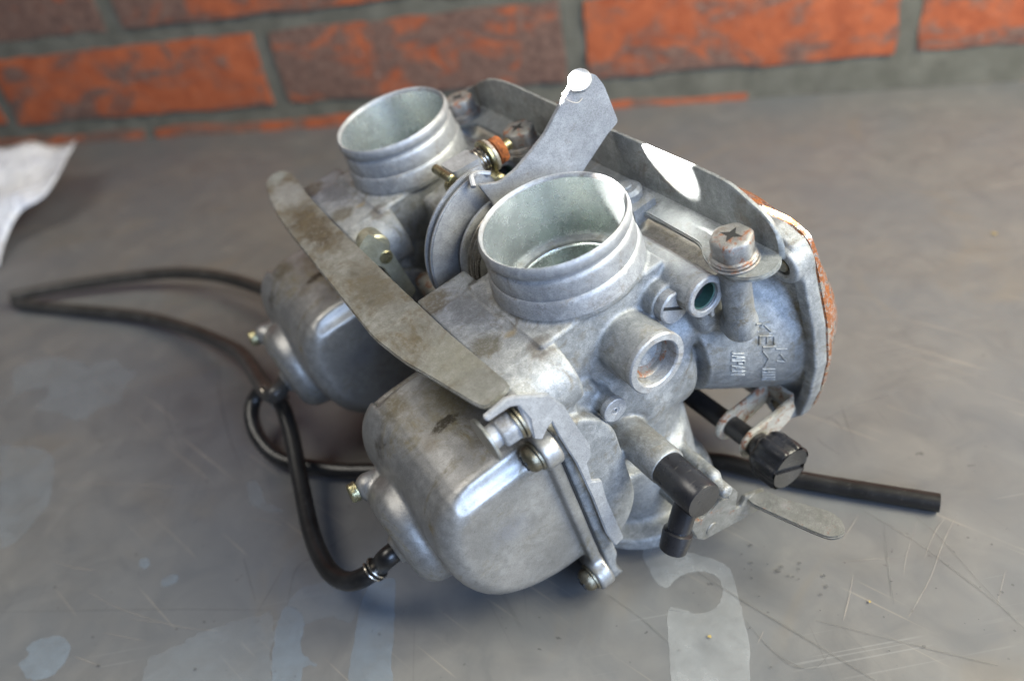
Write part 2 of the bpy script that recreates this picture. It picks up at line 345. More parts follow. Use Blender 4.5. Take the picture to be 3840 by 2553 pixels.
        for ax in range(3):
            sl_a = [slice(None)] * 3; sl_b = [slice(None)] * 3; sl_a[ax] = slice(0, -1); sl_b[ax] = slice(1, None)
            A, B = ins[tuple(sl_a)], ins[tuple(sl_b)]; E = np.argwhere(A != B)
            o1, o2 = (ax + 1) % 3, (ax + 2) % 3
            E = E[(E[:, o1] > 0) & (E[:, o2] > 0) & (E[:, o1] < D.shape[o1] - 1) & (E[:, o2] < D.shape[o2] - 1)]
            s_ = A[E[:, 0], E[:, 1], E[:, 2]]
            def ix(d1, d2):
                P = E.copy(); P[:, o1] += d1; P[:, o2] += d2; return idx[P[:, 0], P[:, 1], P[:, 2]]
            qd = np.stack([ix(-1, -1), ix(0, -1), ix(0, 0), ix(-1, 0)], 1)
            Q.append(np.where(s_[:, None], qd, qd[:, ::-1]))
        Q = np.concatenate(Q); Q = Q[(Q >= 0).all(1)]
        me = bpy.data.meshes.new(name); me.vertices.add(len(V)); me.vertices.foreach_set('co', (V * S).astype(np.float32).ravel())
        me.loops.add(len(Q) * 4); me.loops.foreach_set('vertex_index', Q.ravel().astype(np.int32))
        me.polygons.add(len(Q)); me.polygons.foreach_set('loop_start', np.arange(0, len(Q) * 4, 4, dtype=np.int32))
        me.update(calc_edges=True); me.validate(); return me

# ------------------------------------------------------------------ setting: bench and wall
def setting(o): o['kind'] = 'structure'; return o
def bench_mat():
    n = N('worn_bench_steel')
    a = n.noise(0.012, 5, 0.6); b = n.noise(0.05, 6, 0.65, off=3, dist=0.8); f = n.noise(0.9, 5, 0.7, off=6)
    col = n.mix(n.ramp(b, 0.3, 0.7), (0.110, 0.110, 0.111), (0.150, 0.147, 0.143))
    col = n.mix(n.math('MULTIPLY', n.ramp(a, 0.42, 0.62), 0.5), col, (0.100, 0.111, 0.126))
    col = n.mix(n.math('MULTIPLY', n.ramp(n.noise(0.008, 4, 0.6, off=40, dist=2.0), 0.56, 0.66), 0.35), col, (0.15, 0.13, 0.105))
    # fine scratches in three directions
    for k, (ang, sc_, c, am) in enumerate(((0.5, 0.7, (0.36, 0.31, 0.25), 0.22), (1.25, 0.6, (0.06, 0.06, 0.06), 0.25), (-0.35, 0.9, (0.28, 0.28, 0.28), 0.2), (0.9, 0.35, (0.07, 0.07, 0.07), 0.2))):
        m = n.n('ShaderNodeMapping'); m.inputs['Rotation'].default_value = (0, 0, ang); n.l(n.v, m.inputs['Vector'])
        s1 = n.noise(sc_, 1, 0.3, stretch=(0.012, 1, 1), off=50 + 9 * k, vec=m.outputs[0]); gate = n.noise(0.03, 2, 0.5, off=70 + 5 * k)
        sm = n.math('MULTIPLY', n.ramp(s1, 0.70, 0.735), n.ramp(gate, 0.5, 0.62))
        col = n.mix(n.math('MULTIPLY', sm, am), col, c)
    sp = n.ramp(n.noise(0.33, 2, 0.5, off=90), 0.735, 0.76); g2 = n.ramp(n.noise(0.02, 3, 0.6, off=95), 0.46, 0.6)
    col = n.mix(n.math('MULTIPLY', n.math('MULTIPLY', sp, g2), 0.75), col, (0.05, 0.05, 0.05))
    rg = n.math('ADD', n.math('MULTIPLY', b, 0.18), n.math('ADD', n.math('MULTIPLY', f, 0.10), 0.18))
    return n.bsdf(col, 0.1, n.math("ADD", rg, 0.08), n.math('ADD', f, b), 0.08, 0.2)
M['bench'] = bench_mat()
def grid_sheet(name, x0, x1, y0, y1, z, mat, th=3.0):
    return G().prism([(x0, y0), (x1, y0), (x1, y1), (x0, y1)], Matrix.Identity(4), z - th, z).me(name)
WY = 662.0
bench = link('workbench_top', grid_sheet('workbench_top', -1500, 1200, -260, WY + 1.5, 0, None, 30), M['bench'], None, smooth=False); setting(bench)
def film_mat(name, c, alpha, rough, feathered=True):
    n = N(name); a = n.noise(0.25, 5, 0.7, off=5); b = n.ramp(n.noise(0.9, 3, 0.6, off=9), 0.70, 0.75); w = n.ramp(n.noise(0.06, 4, 0.65, off=15), 0.30, 0.62)
    p = n.n('ShaderNodeBsdfPrincipled'); t = n.n('ShaderNodeBsdfTransparent'); mx = n.n('ShaderNodeMixShader')
    n.l(n.mix(n.math('MULTIPLY', b, 0.6), c, (0.08, 0.08, 0.08)), p.inputs['Base Color']); p.inputs['Roughness'].default_value = rough; p.inputs['Metallic'].default_value = 0.1
    fac = n.math('MULTIPLY', n.math('ADD', n.math('MULTIPLY', a, 0.35), alpha - 0.17), n.math('ADD', n.math('MULTIPLY', w, 0.6), 0.4))
    if feathered:
        at = n.n('ShaderNodeAttribute', attribute_name='fade'); ed = n.math('ADD', at.outputs['Fac'], n.math('MULTIPLY', n.math('SUBTRACT', n.noise(0.35, 4, 0.7, off=21), 0.5), 0.9))
        fac = n.math('MULTIPLY', fac, n.ramp(ed, 0.12, 0.70, True))
    x = n.n('ShaderNodeClamp'); n.l(fac, x.inputs[0]); n.l(x.outputs[0], mx.inputs[0]); n.l(t.outputs[0], mx.inputs[1]); n.l(p.outputs[0], mx.inputs[2]); n.l(mx.outputs[0], n.out.inputs[0]); return n.m
M['film'] = film_mat('dried_film', (0.36, 0.375, 0.385), 0.50, 0.40)
M['film_b'] = film_mat('dried_film_bluish', (0.255, 0.31, 0.37), 0.46, 0.33)
M['film_faint'] = film_mat('faint_dried_film', (0.27, 0.30, 0.33), 0.32, 0.38)
M['grime_soft'] = film_mat('soft_grime', (0.05, 0.05, 0.05), 0.55, 0.6, False)
M['scratch_l'] = film_mat('pale_scratch', (0.42, 0.36, 0.29), 0.26, 0.5, False)
M['scratch_d'] = film_mat('dark_scratch', (0.11, 0.11, 0.105), 0.34, 0.5, False)
def sheet(name, poly, z, mat, jag=0.0, r=4, feather=1.6):
    p = roundpoly(poly, r, 4); out = []
    for i in range(len(p)):
        a, b = Vector(p[i]), Vector(p[(i + 1) % len(p)]); k = max(1, int((b - a).length / 2.5))
        for j in range(k):
            q_ = a.lerp(b, j / k); out.append((q_.x + rnd.uniform(-jag, jag), q_.y + rnd.uniform(-jag, jag)))
    bm = bmesh.new(); vs = [bm.verts.new((x * S, y * S, z * S)) for x, y in out]; f_ = bm.faces.new(vs)
    if f_.normal.z < 0: f_.normal_flip()
    fade = bm.verts.layers.float.new('fade')
    bm.faces.ensure_lookup_table(); bmesh.ops.inset_region(bm, faces=[f_], thickness=feather * S, use_even_offset=False, use_boundary=True)
    rim = {v for e in bm.edges if e.is_boundary for v in e.verts}
    for v in bm.verts: v[fade] = 0.0 if v in rim else 1.0
    me = bpy.data.meshes.new(name); bm.to_mesh(me); bm.free()
    return link(name, me, mat, bench, smooth=False)
def ribbon(paths, z, mat, name):
    g = G()
    for pts, w in paths:
        P = spline([(x, y, 0) for x, y in pts], 6); vs = []; n = len(P)
        for i, p in enumerate(P):
            d = (P[min(i + 1, n - 1)] - P[max(i - 1, 0)]).normalized(); nn = Vector((-d.y, d.x, 0)); ww = w * (0.35 + 0.65 * math.sin(PI * (i + 0.5) / n)) * rnd.uniform(0.8, 1.2) / 2
            vs += [(p.x + nn.x * ww, p.y + nn.y * ww, z), (p.x - nn.x * ww, p.y - nn.y * ww, z)]
        g.add(vs, [(2 * i, 2 * i + 1, 2 * i + 3, 2 * i + 2) for i in range(n - 1)])
    o = link(name, g.me(name), mat, bench, smooth=False); o['kind'] = 'stuff'; return o
FILM_A = [(-396.3, 249.3), (-394.0, 257.5), (-416.8, 281.8), (-409.6, 291.2), (-393.0, 294.2), (-374.5, 290.5), (-363.5, 283.3), (-360.8, 292.2), (-348.0, 292.8), (-338.4, 285.5), (-326.9, 281.8), (-327.8, 271.5), (-320.0, 256.2), (-331.6, 251.6), (-330.2, 242.4), (-337.3, 240.1), (-352.0, 246.5), (-360.8, 245.9), (-373.0, 248.9), (-369.9, 258.9), (-377.5, 266.6), (-389.9, 263.9), (-393.6, 253.5), (-395.4, 248.4)]
FILM_B = [(-367.3, 219.1), (-352.4, 219.5), (-338.5, 219.0), (-327.0, 213.3), (-316.8, 201.6), (-305.1, 185.0), (-305.0, 175.3), (-303.4, 163.5), (-308.4, 157.8)]
FILM_C = [(-256.0, 111.3), (-252.6, 114.7), (-258.0, 118.2), (-253.9, 122.3), (-246.9, 124.3), (-240.2, 122.3), (-235.7, 116.2), (-236.3, 109.6), (-241.8, 106.3), (-247.4, 106.6)]
FILM_D = [(-22.8, 165.0), (-22.2, 167.4), (-19.5, 167.4), (-14.0, 165.9), (-10.2, 166.4), (-6.6, 169.2), (-5.1, 172.7), (-4.7, 177.4), (-6.5, 182.0), (-11.1, 183.9), (-16.6, 182.8), (-20.9, 179.4), (-22.9, 175.4), (-24.5, 174.8), (-27.5, 176.5), (-30.3, 181.8), (-32.4, 185.2), (-34.3, 191.7), (-29.1, 193.9), (-6.8, 189.1), (-2.2, 186.0), (0.2, 174.7), (1.3, 171.5), (2.4, 165.3), (4.2, 156.5), (4.5, 137.0), (-18.4, 133.4)]
FILM_E = [(-148.4, 114.5), (-155.2, 125.4), (-161.4, 140.3), (-162.7, 150.1), (-154.4, 147.2), (-150.3, 142.8), (-149.4, 135.4), (-145.1, 130.5), (-136.8, 128.2), (-144.3, 127.1), (-139.5, 115.9)]
FILM_F = [(-122.8, 118.6), (-126.9, 129.7), (-129.6, 140.0), (-133.4, 153.0), (-133.5, 162.2), (-124.3, 167.6), (-117.7, 149.3), (-112.2, 131.9), (-106.4, 121.1)]
FILM_G = [(-162.7, 150.1), (-159.3, 158.9), (-145.4, 162.8), (-133.5, 162.2), (-133.4, 153.0), (-133.3, 144.2), (-139.3, 147.3), (-146.4, 146.3), (-149.9, 141.9), (-154.4, 147.2)]
FILM_H = [(-197.9, 106.8), (-203.6, 120.0), (-193.2, 131.0), (-180.0, 138.7), (-165.8, 146.6), (-161.9, 140.2), (-155.2, 125.4), (-149.2, 114.4)]
FILM_I = [(-213.6, 208.4), (-206.4, 208.4), (-198.0, 197.5), (-185.3, 192.9), (-195.2, 192.5), (-205.6, 196.7)]
FILM_J = [(-221.2, 152.0), (-218.7, 156.2), (-214.2, 156.2), (-213.2, 153.0), (-216.4, 149.9)]
FILM_K = [(-237.6, 161.4), (-234.7, 163.0), (-230.8, 159.9), (-231.4, 156.9), (-235.2, 158.2)]
SCR_DARK = [([(-13.8, 183.2), (0.2, 174.0), (15.6, 164.7), (27.5, 157.5), (40.7, 149.5)], 1.6), ([(24.8, 168.4), (47.1, 164.4), (75.4, 159.6)], 1.2), ([(44.4, 217.7), (57.6, 206.9), (66.4, 198.0), (80.2, 182.1), (85.5, 173.9)], 1.2), ([(-43.8, 169.5), (-31.6, 161.9), (-20.5, 152.9)], 1.1), ([(61.2, 217.1), (68.0, 207.4), (77.0, 189.3), (83.6, 177.2)], 0.8), ([(50.4, 212.9), (49.4, 191.1), (49.3, 178.0)], 0.7), ([(-282.8, 296.6), (-262.8, 265.5), (-237.4, 233.9), (-218.0, 213.8)], 1.2), ([(-297.2, 269.2), (-283.7, 247.5), (-261.0, 225.5)], 0.9), ([(-161.8, 150.2), (-165.8, 165.7), (-158.9, 174.4), (-148.8, 188.7)], 1.0), ([(-190.7, 167.1), (-175.3, 149.4)], 1.0), ([(-258.0, 265.7), (-251.8, 281.6)], 1.0), ([(-171.7, 144.8), (-171.6, 164.9)], 0.7), ([(-281.5, 129.8), (-212.0, 140.5), (-166.6, 146.3)], 0.7), ([(2.4, 165.9), (8.5, 158.3), (13.4, 153.7), (20.4, 150.3)], 0.9), ([(12.9, 153.6), (17.6, 150.7), (23.8, 151.3), (27.9, 156.4)], 0.9), ([(34.5, 269.3), (37.9, 267.4), (40.8, 261.4)], 1.0), ([(30.2, 255.9), (33.3, 251.6), (38.4, 246.9)], 1.0), ([(41.2, 276.9), (42.2, 268.4), (43.5, 259.0)], 0.8)]
SCR_PALE = [([(75.2, 219.4), (68.2, 205.2), (61.6, 189.3), (53.0, 173.5)], 0.9), ([(37.8, 187.6), (35.8, 178.7), (33.3, 169.6)], 1.2), ([(42.0, 215.1), (38.6, 208.5), (34.8, 201.3)], 0.9), ([(70.6, 216.6), (67.0, 211.0), (60.8, 197.3)], 0.9), ([(34.6, 192.7), (43.2, 195.2), (53.7, 197.1)], 0.6), ([(61.4, 214.8), (56.0, 198.8), (53.8, 190.3)], 0.5), ([(85.7, 197.0), (79.5, 180.8)], 0.6), ([(8.5, 161.9), (6.5, 156.8)], 0.6), ([(-312.3, 195.6), (-279.5, 199.9), (-220.5, 201.8)], 1.0), ([(-248.4, 143.5), (-229.9, 138.4), (-201.7, 134.6), (-181.8, 135.0)], 0.8), ([(-249.7, 220.4), (-233.9, 219.6)], 1.4), ([(-199.5, 188.1), (-181.5, 185.6)], 1.0), ([(-276.2, 155.5), (-263.6, 153.5), (-253.1, 153.6)], 1.0), ([(-233.2, 117.0), (-222.4, 115.4)], 0.8), ([(-222.8, 134.7), (-208.0, 134.8)], 0.7), ([(-229.2, 127.8), (-208.5, 126.8)], 0.6)]
RINGS = [[(-227.4, 197.5), (-222.9, 197.9)], [(-221.3, 180.8), (-217.7, 181.2)], [(-139.9, 136.7), (-131.0, 138.0)]]
SPOTS = [(4.7, 189.0, 1.3), (4.7, 186.0, 0.8), (4.7, 182.5, 1.3), (2.4, 186.1, 0.9), (1.3, 192.4, 0.8), (4.4, 196.8, 1.5), (10.1, 189.1, 0.8), (13.4, 186.6, 2.6), (14.7, 188.5, 1.8), (20.7, 191.0, 1.5), (20.5, 188.3, 1.4), (28.4, 186.4, 1.6), (28.9, 182.1, 1.6), (26.9, 178.5, 1.5), (35.6, 192.8, 0.9), (51.3, 199.5, 0.9), (49.6, 186.8, 0.8), (45.5, 172.3, 1.0), (55.8, 163.1, 1.4), (45.6, 160.2, 1.1), (82.3, 186.8, 1.3), (80.9, 185.5, 0.8), (76.6, 208.6, 1.0), (83.4, 206.5, 1.0), (26.3, 172.2, 0.8), (10.6, 149.3, 1.0), (4.2, 162.5, 0.9), (-17.7, 151.1, 0.8), (7.2, 175.3, 0.8), (82.6, 172.5, 1.0), (18.4, 184.8, 1.2), (20.2, 184.0, 1.0), (16.8, 184.9, 1.3), (-240.3, 163.3, 1.2), (-233.0, 206.3, 1.3), (-289.7, 216.6, 1.2), (-190.5, 137.7, 1.2), (-256.6, 134.9, 1.0), (-265.7, 143.5, 1.7), (-182.7, 119.5, 1.2), (-232.1, 125.4, 1.2), (-221.2, 115.1, 1.5), (-238.6, 144.8, 0.8), (-281.3, 188.9, 0.8), (-120.8, 142.4, 1.2), (-199.9, 133.4, 1.2), (-218.3, 146.3, 0.7)]
YSPOTS = [(-8.3, 157.4, 1.8), (42.0, 177.6, 1.3), (130.4, 426.3, 3.0)]
FZ = 0.12
for k, (poly, mt, z, jg) in enumerate(((FILM_A, 'film_faint', 1, 1.2), (FILM_B, 'film_faint', 1, 0.5), (FILM_C, 'film_b', 1, 0.4), (FILM_D, 'film', 1, 0.25), (FILM_E, 'film_b', 1, 0.5), (FILM_F, 'film_b', 1, 0.3), (FILM_G, 'film_faint', 1, 0.5), (FILM_H, 'film_faint', 2, 1.2), (FILM_I, 'film_faint', 1, 0.5), (FILM_J, 'film_b', 1, 0.3), (FILM_K, 'film_b', 1, 0.3))):
    sheet('dried_stain', poly, FZ * z, M[mt], jg, 3)
ribbon([(p, w * 0.5) for p, w in SCR_DARK], FZ * 3, M['scratch_d'], 'dark_scratches'); ribbon([(p, w * 0.35) for p, w in SCR_PALE], FZ * 4, M['scratch_l'], 'pale_scratches')
g = G()
for (x, y, r) in SPOTS:
    r *= 0.5
    k = 9; vs = [(x + r * rnd.uniform(0.5, 1.1) * math.cos(2 * PI * i / k), y + r * rnd.uniform(0.5, 1.1) * math.sin(2 * PI * i / k), FZ * 5) for i in range(k)]; g.add(vs, [tuple(range(k))])
for _ in range(150):
    x, y = rnd.uniform(-330, 160), rnd.uniform(120, 420); r = rnd.uniform(0.15, 0.45)
    g.add([(x + r * rnd.uniform(0.5, 1) * math.cos(t), y + r * rnd.uniform(.5, 1) * math.sin(t), FZ * 5) for t in (0, 1.2, 2.5, 3.8, 5)], [(0, 1, 2, 3, 4)])
o = link('grime_specks', g.me('grime_specks'), M['grime_soft'], bench, smooth=False); o['kind'] = 'stuff'
g = G()
for (x, y, r) in [(a, b, c * 0.42) for a, b, c in YSPOTS]: g.add([(x + r * rnd.uniform(0.6, 1.1) * math.cos(2 * PI * i / 9), y + r * rnd.uniform(0.6, 1.1) * math.sin(2 * PI * i / 9), FZ * 6) for i in range(9)], [tuple(range(9))])
o = link('yellow_specks', g.me('yellow_specks'), M['ochre'], bench, smooth=False); o['kind'] = 'stuff'
for (c, e) in RINGS[:2]:
    r = math.dist(c, e); vs = []; n_ = 40
    for i in range(n_):
        t = 2 * PI * i / n_; w = 0.6 + 0.3 * math.sin(3 * t); vs += [(c[0] + (r + w) * math.cos(t), c[1] + (r + w) * math.sin(t), FZ * 4.5), (c[0] + (r - w) * math.cos(t), c[1] + (r - w) * math.sin(t), FZ * 4.5)]
    o = link('dried_ring', mesh('dried_ring', vs, [(2 * i, 2 * i + 1, 2 * ((i + 1) % n_) + 1, 2 * ((i + 1) % n_)) for i in range(n_)]), M['film'], bench, smooth=False)


# brick wall : mortar slab with every brick its own part
def brick_mat():
    n = N('fired_brick'); oi = n.n('ShaderNodeObjectInfo'); rv = oi.outputs['Random']
    cb = n.n('ShaderNodeCombineXYZ'); n.l(n.math('MULTIPLY', rv, 300), cb.inputs[0]); n.l(n.math('MULTIPLY', rv, 170), cb.inputs[1])
    ad = n.n('ShaderNodeVectorMath', operation='ADD'); n.l(n.v, ad.inputs[0]); n.l(cb.outputs[0], ad.inputs[1]); v = ad.outputs[0]
    a = n.noise(0.022, 6, 0.68, stretch=(0.75, 1, 1.5), dist=0.9, vec=v); b = n.noise(0.15, 6, 0.7, vec=v, off=5); c = n.noise(0.05, 4, 0.6, vec=v, off=12)
    col = n.mix(n.ramp(c, 0.35, 0.65), (0.255, 0.056, 0.018), (0.365, 0.092, 0.032))
    at = n.n('ShaderNodeAttribute', attribute_type='OBJECT', attribute_name='char_amount')
    th = n.math('SUBTRACT', 0.615, n.math('MULTIPLY', at.outputs['Fac'], 0.29))
    dk = n.math('MULTIPLY', n.math('SUBTRACT', n.math('ADD', a, n.math('MULTIPLY', n.math('SUBTRACT', b, 0.5), 0.25)), th), 9.0); n.t.nodes[-1].use_clamp = True
    x = n.n('ShaderNodeClamp'); n.l(dk, x.inputs[0])
    col = n.mix(n.math('MULTIPLY', x.outputs[0], 0.88), col, n.mix(n.ramp(b, 0.35, 0.65), (0.055, 0.04, 0.035), (0.16, 0.105, 0.08)))
    col = n.mix(n.math('MULTIPLY', n.ramp(n.noise(0.2, 3, 0.6, vec=v, off=33), 0.68, 0.76), 0.35), col, (0.55, 0.47, 0.42))
    return n.bsdf(col, 0.0, 0.85, n.math('ADD', a, b), 0.6, 1.5)
M['brick'] = brick_mat()
def mortar_mat():
    n = N('grey_mortar'); a = n.noise(0.05, 5, 0.6); b = n.noise(0.6, 5, 0.75, off=4)
    col = n.mix(n.ramp(a, 0.35, 0.65), (0.088, 0.084, 0.066), (0.128, 0.122, 0.098)); col = n.mix(n.math('MULTIPLY', n.ramp(b, 0.6, 0.75), 0.3), col, (0.22, 0.21, 0.19))
    return n.bsdf(col, 0.0, 0.9, n.math('ADD', a, b), 0.6, 1.2)
M['mortar'] = mortar_mat()
def mortar_wall():
    x0, x1, z0, z1 = -1500, 1150, -30, 560; st = 9.0; nx = int((x1 - x0) / st); nz = int((z1 - z0) / st); vs = []; fs = []
    for i in range(nx + 1):
        for k in range(nz + 1):
            vs.append((x0 + i * st, WY + 2.6 + rnd.uniform(-1.0, 1.0), z0 + k * st))
    for i in range(nx):
        for k in range(nz):
            a = i * (nz + 1) + k; fs.append((a, a + 1, a + nz + 2, a + nz + 1))
    return mesh('brick_wall', vs, fs)
wall = link('brick_wall', mortar_wall(), M['mortar'], None, ang=0)
wall['label'] = 'brick wall with thick grey mortar joints behind the workbench'; wall['category'] = 'brick wall'
def brick(x0, x1, z0, z1, char=0.4):
    g = G(); L, H = x1 - x0, z1 - z0; nx = max(4, int(L / 22)); nz = 4; proud = rnd.uniform(-1.5, 0.6)
    def edge(t, amp): return rnd.uniform(-amp, amp)
    vs = []; fs = []
    for i in range(nx + 1):
        for k in range(nz + 1):
            ex = i in (0, nx); ez = k in (0, nz)
            x = x0 + L * i / nx + (rnd.uniform(-1.3, 1.3) if ex else 0); z = z0 + H * k / nz + (rnd.uniform(-1.6, 1.6) if ez else 0)
            y = WY + proud + (1.1 if (ex or ez) else 0) + rnd.uniform(-0.5, 0.5); vs.append((x, y, z))
    for i in range(nx):
        for k in range(nz):
            a = i * (nz + 1) + k; fs.append((a, a + 1, a + nz + 2, a + nz + 1))
    # sides running back into the mortar
    loop = [i * (nz + 1) for i in range(nx + 1)] + [nx * (nz + 1) + k for k in range(1, nz + 1)] + [i * (nz + 1) + nz for i in range(nx - 1, -1, -1)] + [k for k in range(nz - 1, 0, -1)]
    b = len(vs); vs += [(vs[j][0], WY + 9, vs[j][2]) for j in loop]; m = len(loop)
    fs += [(loop[j], loop[(j + 1) % m], b + (j + 1) % m, b + j) for j in range(m)]
    o = link('brick', mesh('brick', vs, fs), M['brick'], wall, ang=50); o['char_amount'] = char; return o
random_rows = []
# rows measured on the wall (units): base sliver, the row over it, then the one half cut by the frame
WSC = 1.0
row1 = [(-1340, -1060, .4), (-1046, -768, .45), (-749, -437, .42), (-419, -148, .80), (-128, 108, .48), (123, 372, .55), (386, 640, .5), (655, 905, .4)]
for a, b, c in row1: brick(a, b, 25 + (0.004 * (a + 700) if a > -700 else 0), 91 - max(0, (a + 300) * 0.008), c)
row0 = [(-1200, -930, .4), (-915, -600, .55), (-584, -300, .5), (-284, 0, .6), (16, 280, .45), (296, 570, .5), (585, 850, .5)]
for a, b, c in row0: brick(a, b, -25, 9.0 if a < -500 else (5.0 if a < -200 else -1.5), c)
row2 = [(-1450, -1190, .4), (-1172, -890, .4), (-872, -592, .95), (-570, -278, .72), (-262, 0, .5), (16, 262, .5), (278, 540, .5), (556, 820, .5)]
for a, b, c in row2: brick(a, b, 107 + (0 if a < -400 else -3), 172, c)
for rr in range(5):
    z0 = 188 + rr * 82; x = -1450 + (0 if rr % 2 else 150)
    while x < 950:
        Lb = rnd.uniform(268, 290); brick(x, x + Lb, z0, z0 + 65, rnd.uniform(0.3, 0.7)); x += Lb + 16

# ------------------------------------------------------------------ the carburettor pair
root = bpy.data.objects.new('carburetor_pair', None); C.objects.link(root); root.matrix_world = MW; root.empty_display_size = 0.02
root['label'] = 'pair of joined grey cast-metal motorcycle carburetors lying on the steel workbench'; root['category'] = 'carburetor'

def body_field():
    f = F((-44, -56, -128), (66, 48, -14), 0.62)
    f.add(f.cyl(2, (0, 0), 25.0, -66, -47, 4))                                   # barrel round the bore
    f.add(f.box((-26, -21.3, -60), (21, 21.3, -20.0), 1.2), 1.0)
    f.add(f.cyl(2, (0, -1), 23.5, -110, -50, 3), 3.0)
    f.add(f.cyl(2, (0, 0), 24.4, -20.8, -17.5, 0.5), 1.2)
    f.add(f.box((-41, -20, -34), (4, 21, -21.3), 1.0), 1.5)                       # deck beside the mouth
    f.add(f.box((-41, -20, -44), (-21.5, 31.5, -21.5), 1.0), 0.8)
    f.add(f.cyl(0, (-20, -32.6), 11.1, -41, -21.5, 1.0), 0.3)
    f.add(f.box((-36, -28, -50), (-24, 0, -40), 2), 1.5)                      # rounded end of the deck
    f.add(f.caps(1, (-38, -62), (-38, -88), 21.6, -31.5, 28, 1.2), 0.9)             # roof of the float chamber
    f.cut(f.box((-90, -60, -140), (-36.6, 60, -43), 0.2))
    f.add(f.box((-36.6, -34, -124), (-31.5, 33, -40), 1.0), 1.2)                  # flange the bowl bolts to
    f.cut(f.cyl(1, (-22, -118), 11.5, -60, 60, 0.2))
    f.add(f.cyl(0, (-1, -66), 26.0, -5, 24, 7), 3.0)
    tt = np.clip((f.X - 26) / 32, 0, 1)                                        # flaring vacuum chamber
    rad = np.sqrt((f.Y + 1) ** 2 + (f.Z + 65.5 + 12 * tt) ** 2) - (27.2 + 11.5 * tt ** 0.9)
    f.add(np.maximum(rad * 0.93, np.abs(f.X - 42.5) - 17.5), 2.2)                       # vacuum chamber
    fl = [(-37, -33), (-40, -42), (-43.5, -66), (-43.5, -84), (-40, -102), (-35, -117), (-28, -124), (26, -124), (36, -112), (41, -84), (41, -66), (36, -40), (26, -31), (-29, -29.5)]
    f.add(f.poly(0, fl, 58.2, 62, 0.0, 1.0), 3.0)
    rim = f.poly(0, fl, 56.3, 62, 0.0, 0.8)
    cx, cy = -1.2, -77
    inner = [((x - cx) * 0.90 + cx, (y - cy) * 0.90 + cy) for x, y in fl]
    hole = f.poly(0, inner, 50, 66, 0.0, 0.5)
    f.add(np.maximum(rim, -hole), 0.8)
    for c in ((-34, -40), (-26, -116), (33, -43), (30, -116)):
        f.add(f.cyl(0, c, 6.6, 53.5, 62, 1.3), 1.5); f.cut(f.cyl(0, c, 3.4, 40, 56.0, 0.3))
    f.add(f.cyl(1, (0.5, -38), 10.1, -35.8, -8, 0.4), 1.5)                         # big side boss
    f.cut(f.cyl(1, (1.0, -38.2), 7.3, -45, -30.5, 0.6))
    f.add(f.cyl(1, (15.2, -30.8), 6.3, -26.5, 4, 0.5), 1.2)
    f.add(f.cyl(1, (22.6, -28.6), 6.6, -35.0, 8, 0.3), 1.2)
    f.add(f.box((14, -17, -50), (31, 22, -29), 2), 2.0)
    f.add(f.box((24, -30, -52), (40, 24, -30), 3), 2.0)
    f.cut(f.cyl(1, (22.6, -28.6), 4.5, -45, -22, 0.3))
    f.add(f.box((23.2, -35.5, -38.3), (25.0, -33.5, -33), 0.5), 0.4)
    for b in (-37, 10):
        f.add(f.cyl(2, (32.5, b), 4.7, -50, -23.4, 0.5), 1.0); f.add(f.seg((32.5, b, -46), (36, b * 0.7, -52), 5), 2.5)
    f.add(f.cyl(2, (-2, -6), 24.5, -121, -92, 1.5, r2=23), 5.0)                 # lower mouth
    f.add(f.cyl(2, (-4, -10), 29.0, -123.5, -118, 1.2, r2=28), 2.5)
    f.cut(f.cyl(2, (-2, -6), 18.5, -140, -104, 0.4))
    f.add(f.cyl(1, (-9.5, -72.5), 6.5, -44.5, -16, 0.5), 1.6)                      # stub that carries the elbow
    f.add(f.cyl(1, (-14.5, -50.3), 3.7, -29.5, -10, 0.3), 0.8)
    f.cut(f.cyl(1, (-14.5, -50.3), 0.8, -40, -30.6, 0.1))
    f.add(f.seg((-24, -15, -50), (22, -17, -53), 7.8), 2.0)                        # drilled passage ridge
    f.add(f.box((-32, -25.5, -62), (-14, 0, -42), 3), 2.0)
    f.add(f.seg((7, -28, -96), (5, -46, -91), 2.7), 1.5); f.add(f.cyl(1, (4.2, -92), 2.4, -53.5, -40, 0.3), 0.3)
    f.cut(f.cyl(2, (0, 0), 20.4, -23, -10, 0.1)); f.cut(f.cyl(2, (0, 0), 17.8, -32, -10, 0.1)); f.cut(f.cyl(2, (0, 0), 15.5, -140, -30, 0.1))
    return f
def wing_round(f):
    # round the ends of the deck wing in the (b,a) plane
    pts = [(-31, -60), (31.5, -60), (31.5, -21.5), (-19, -21.5), (-25.5, -24), (-29.5, -29), (-31, -35)]
    return f
bf = body_field()
bme = bf.mesh('body_casting')
bowl_cols = None

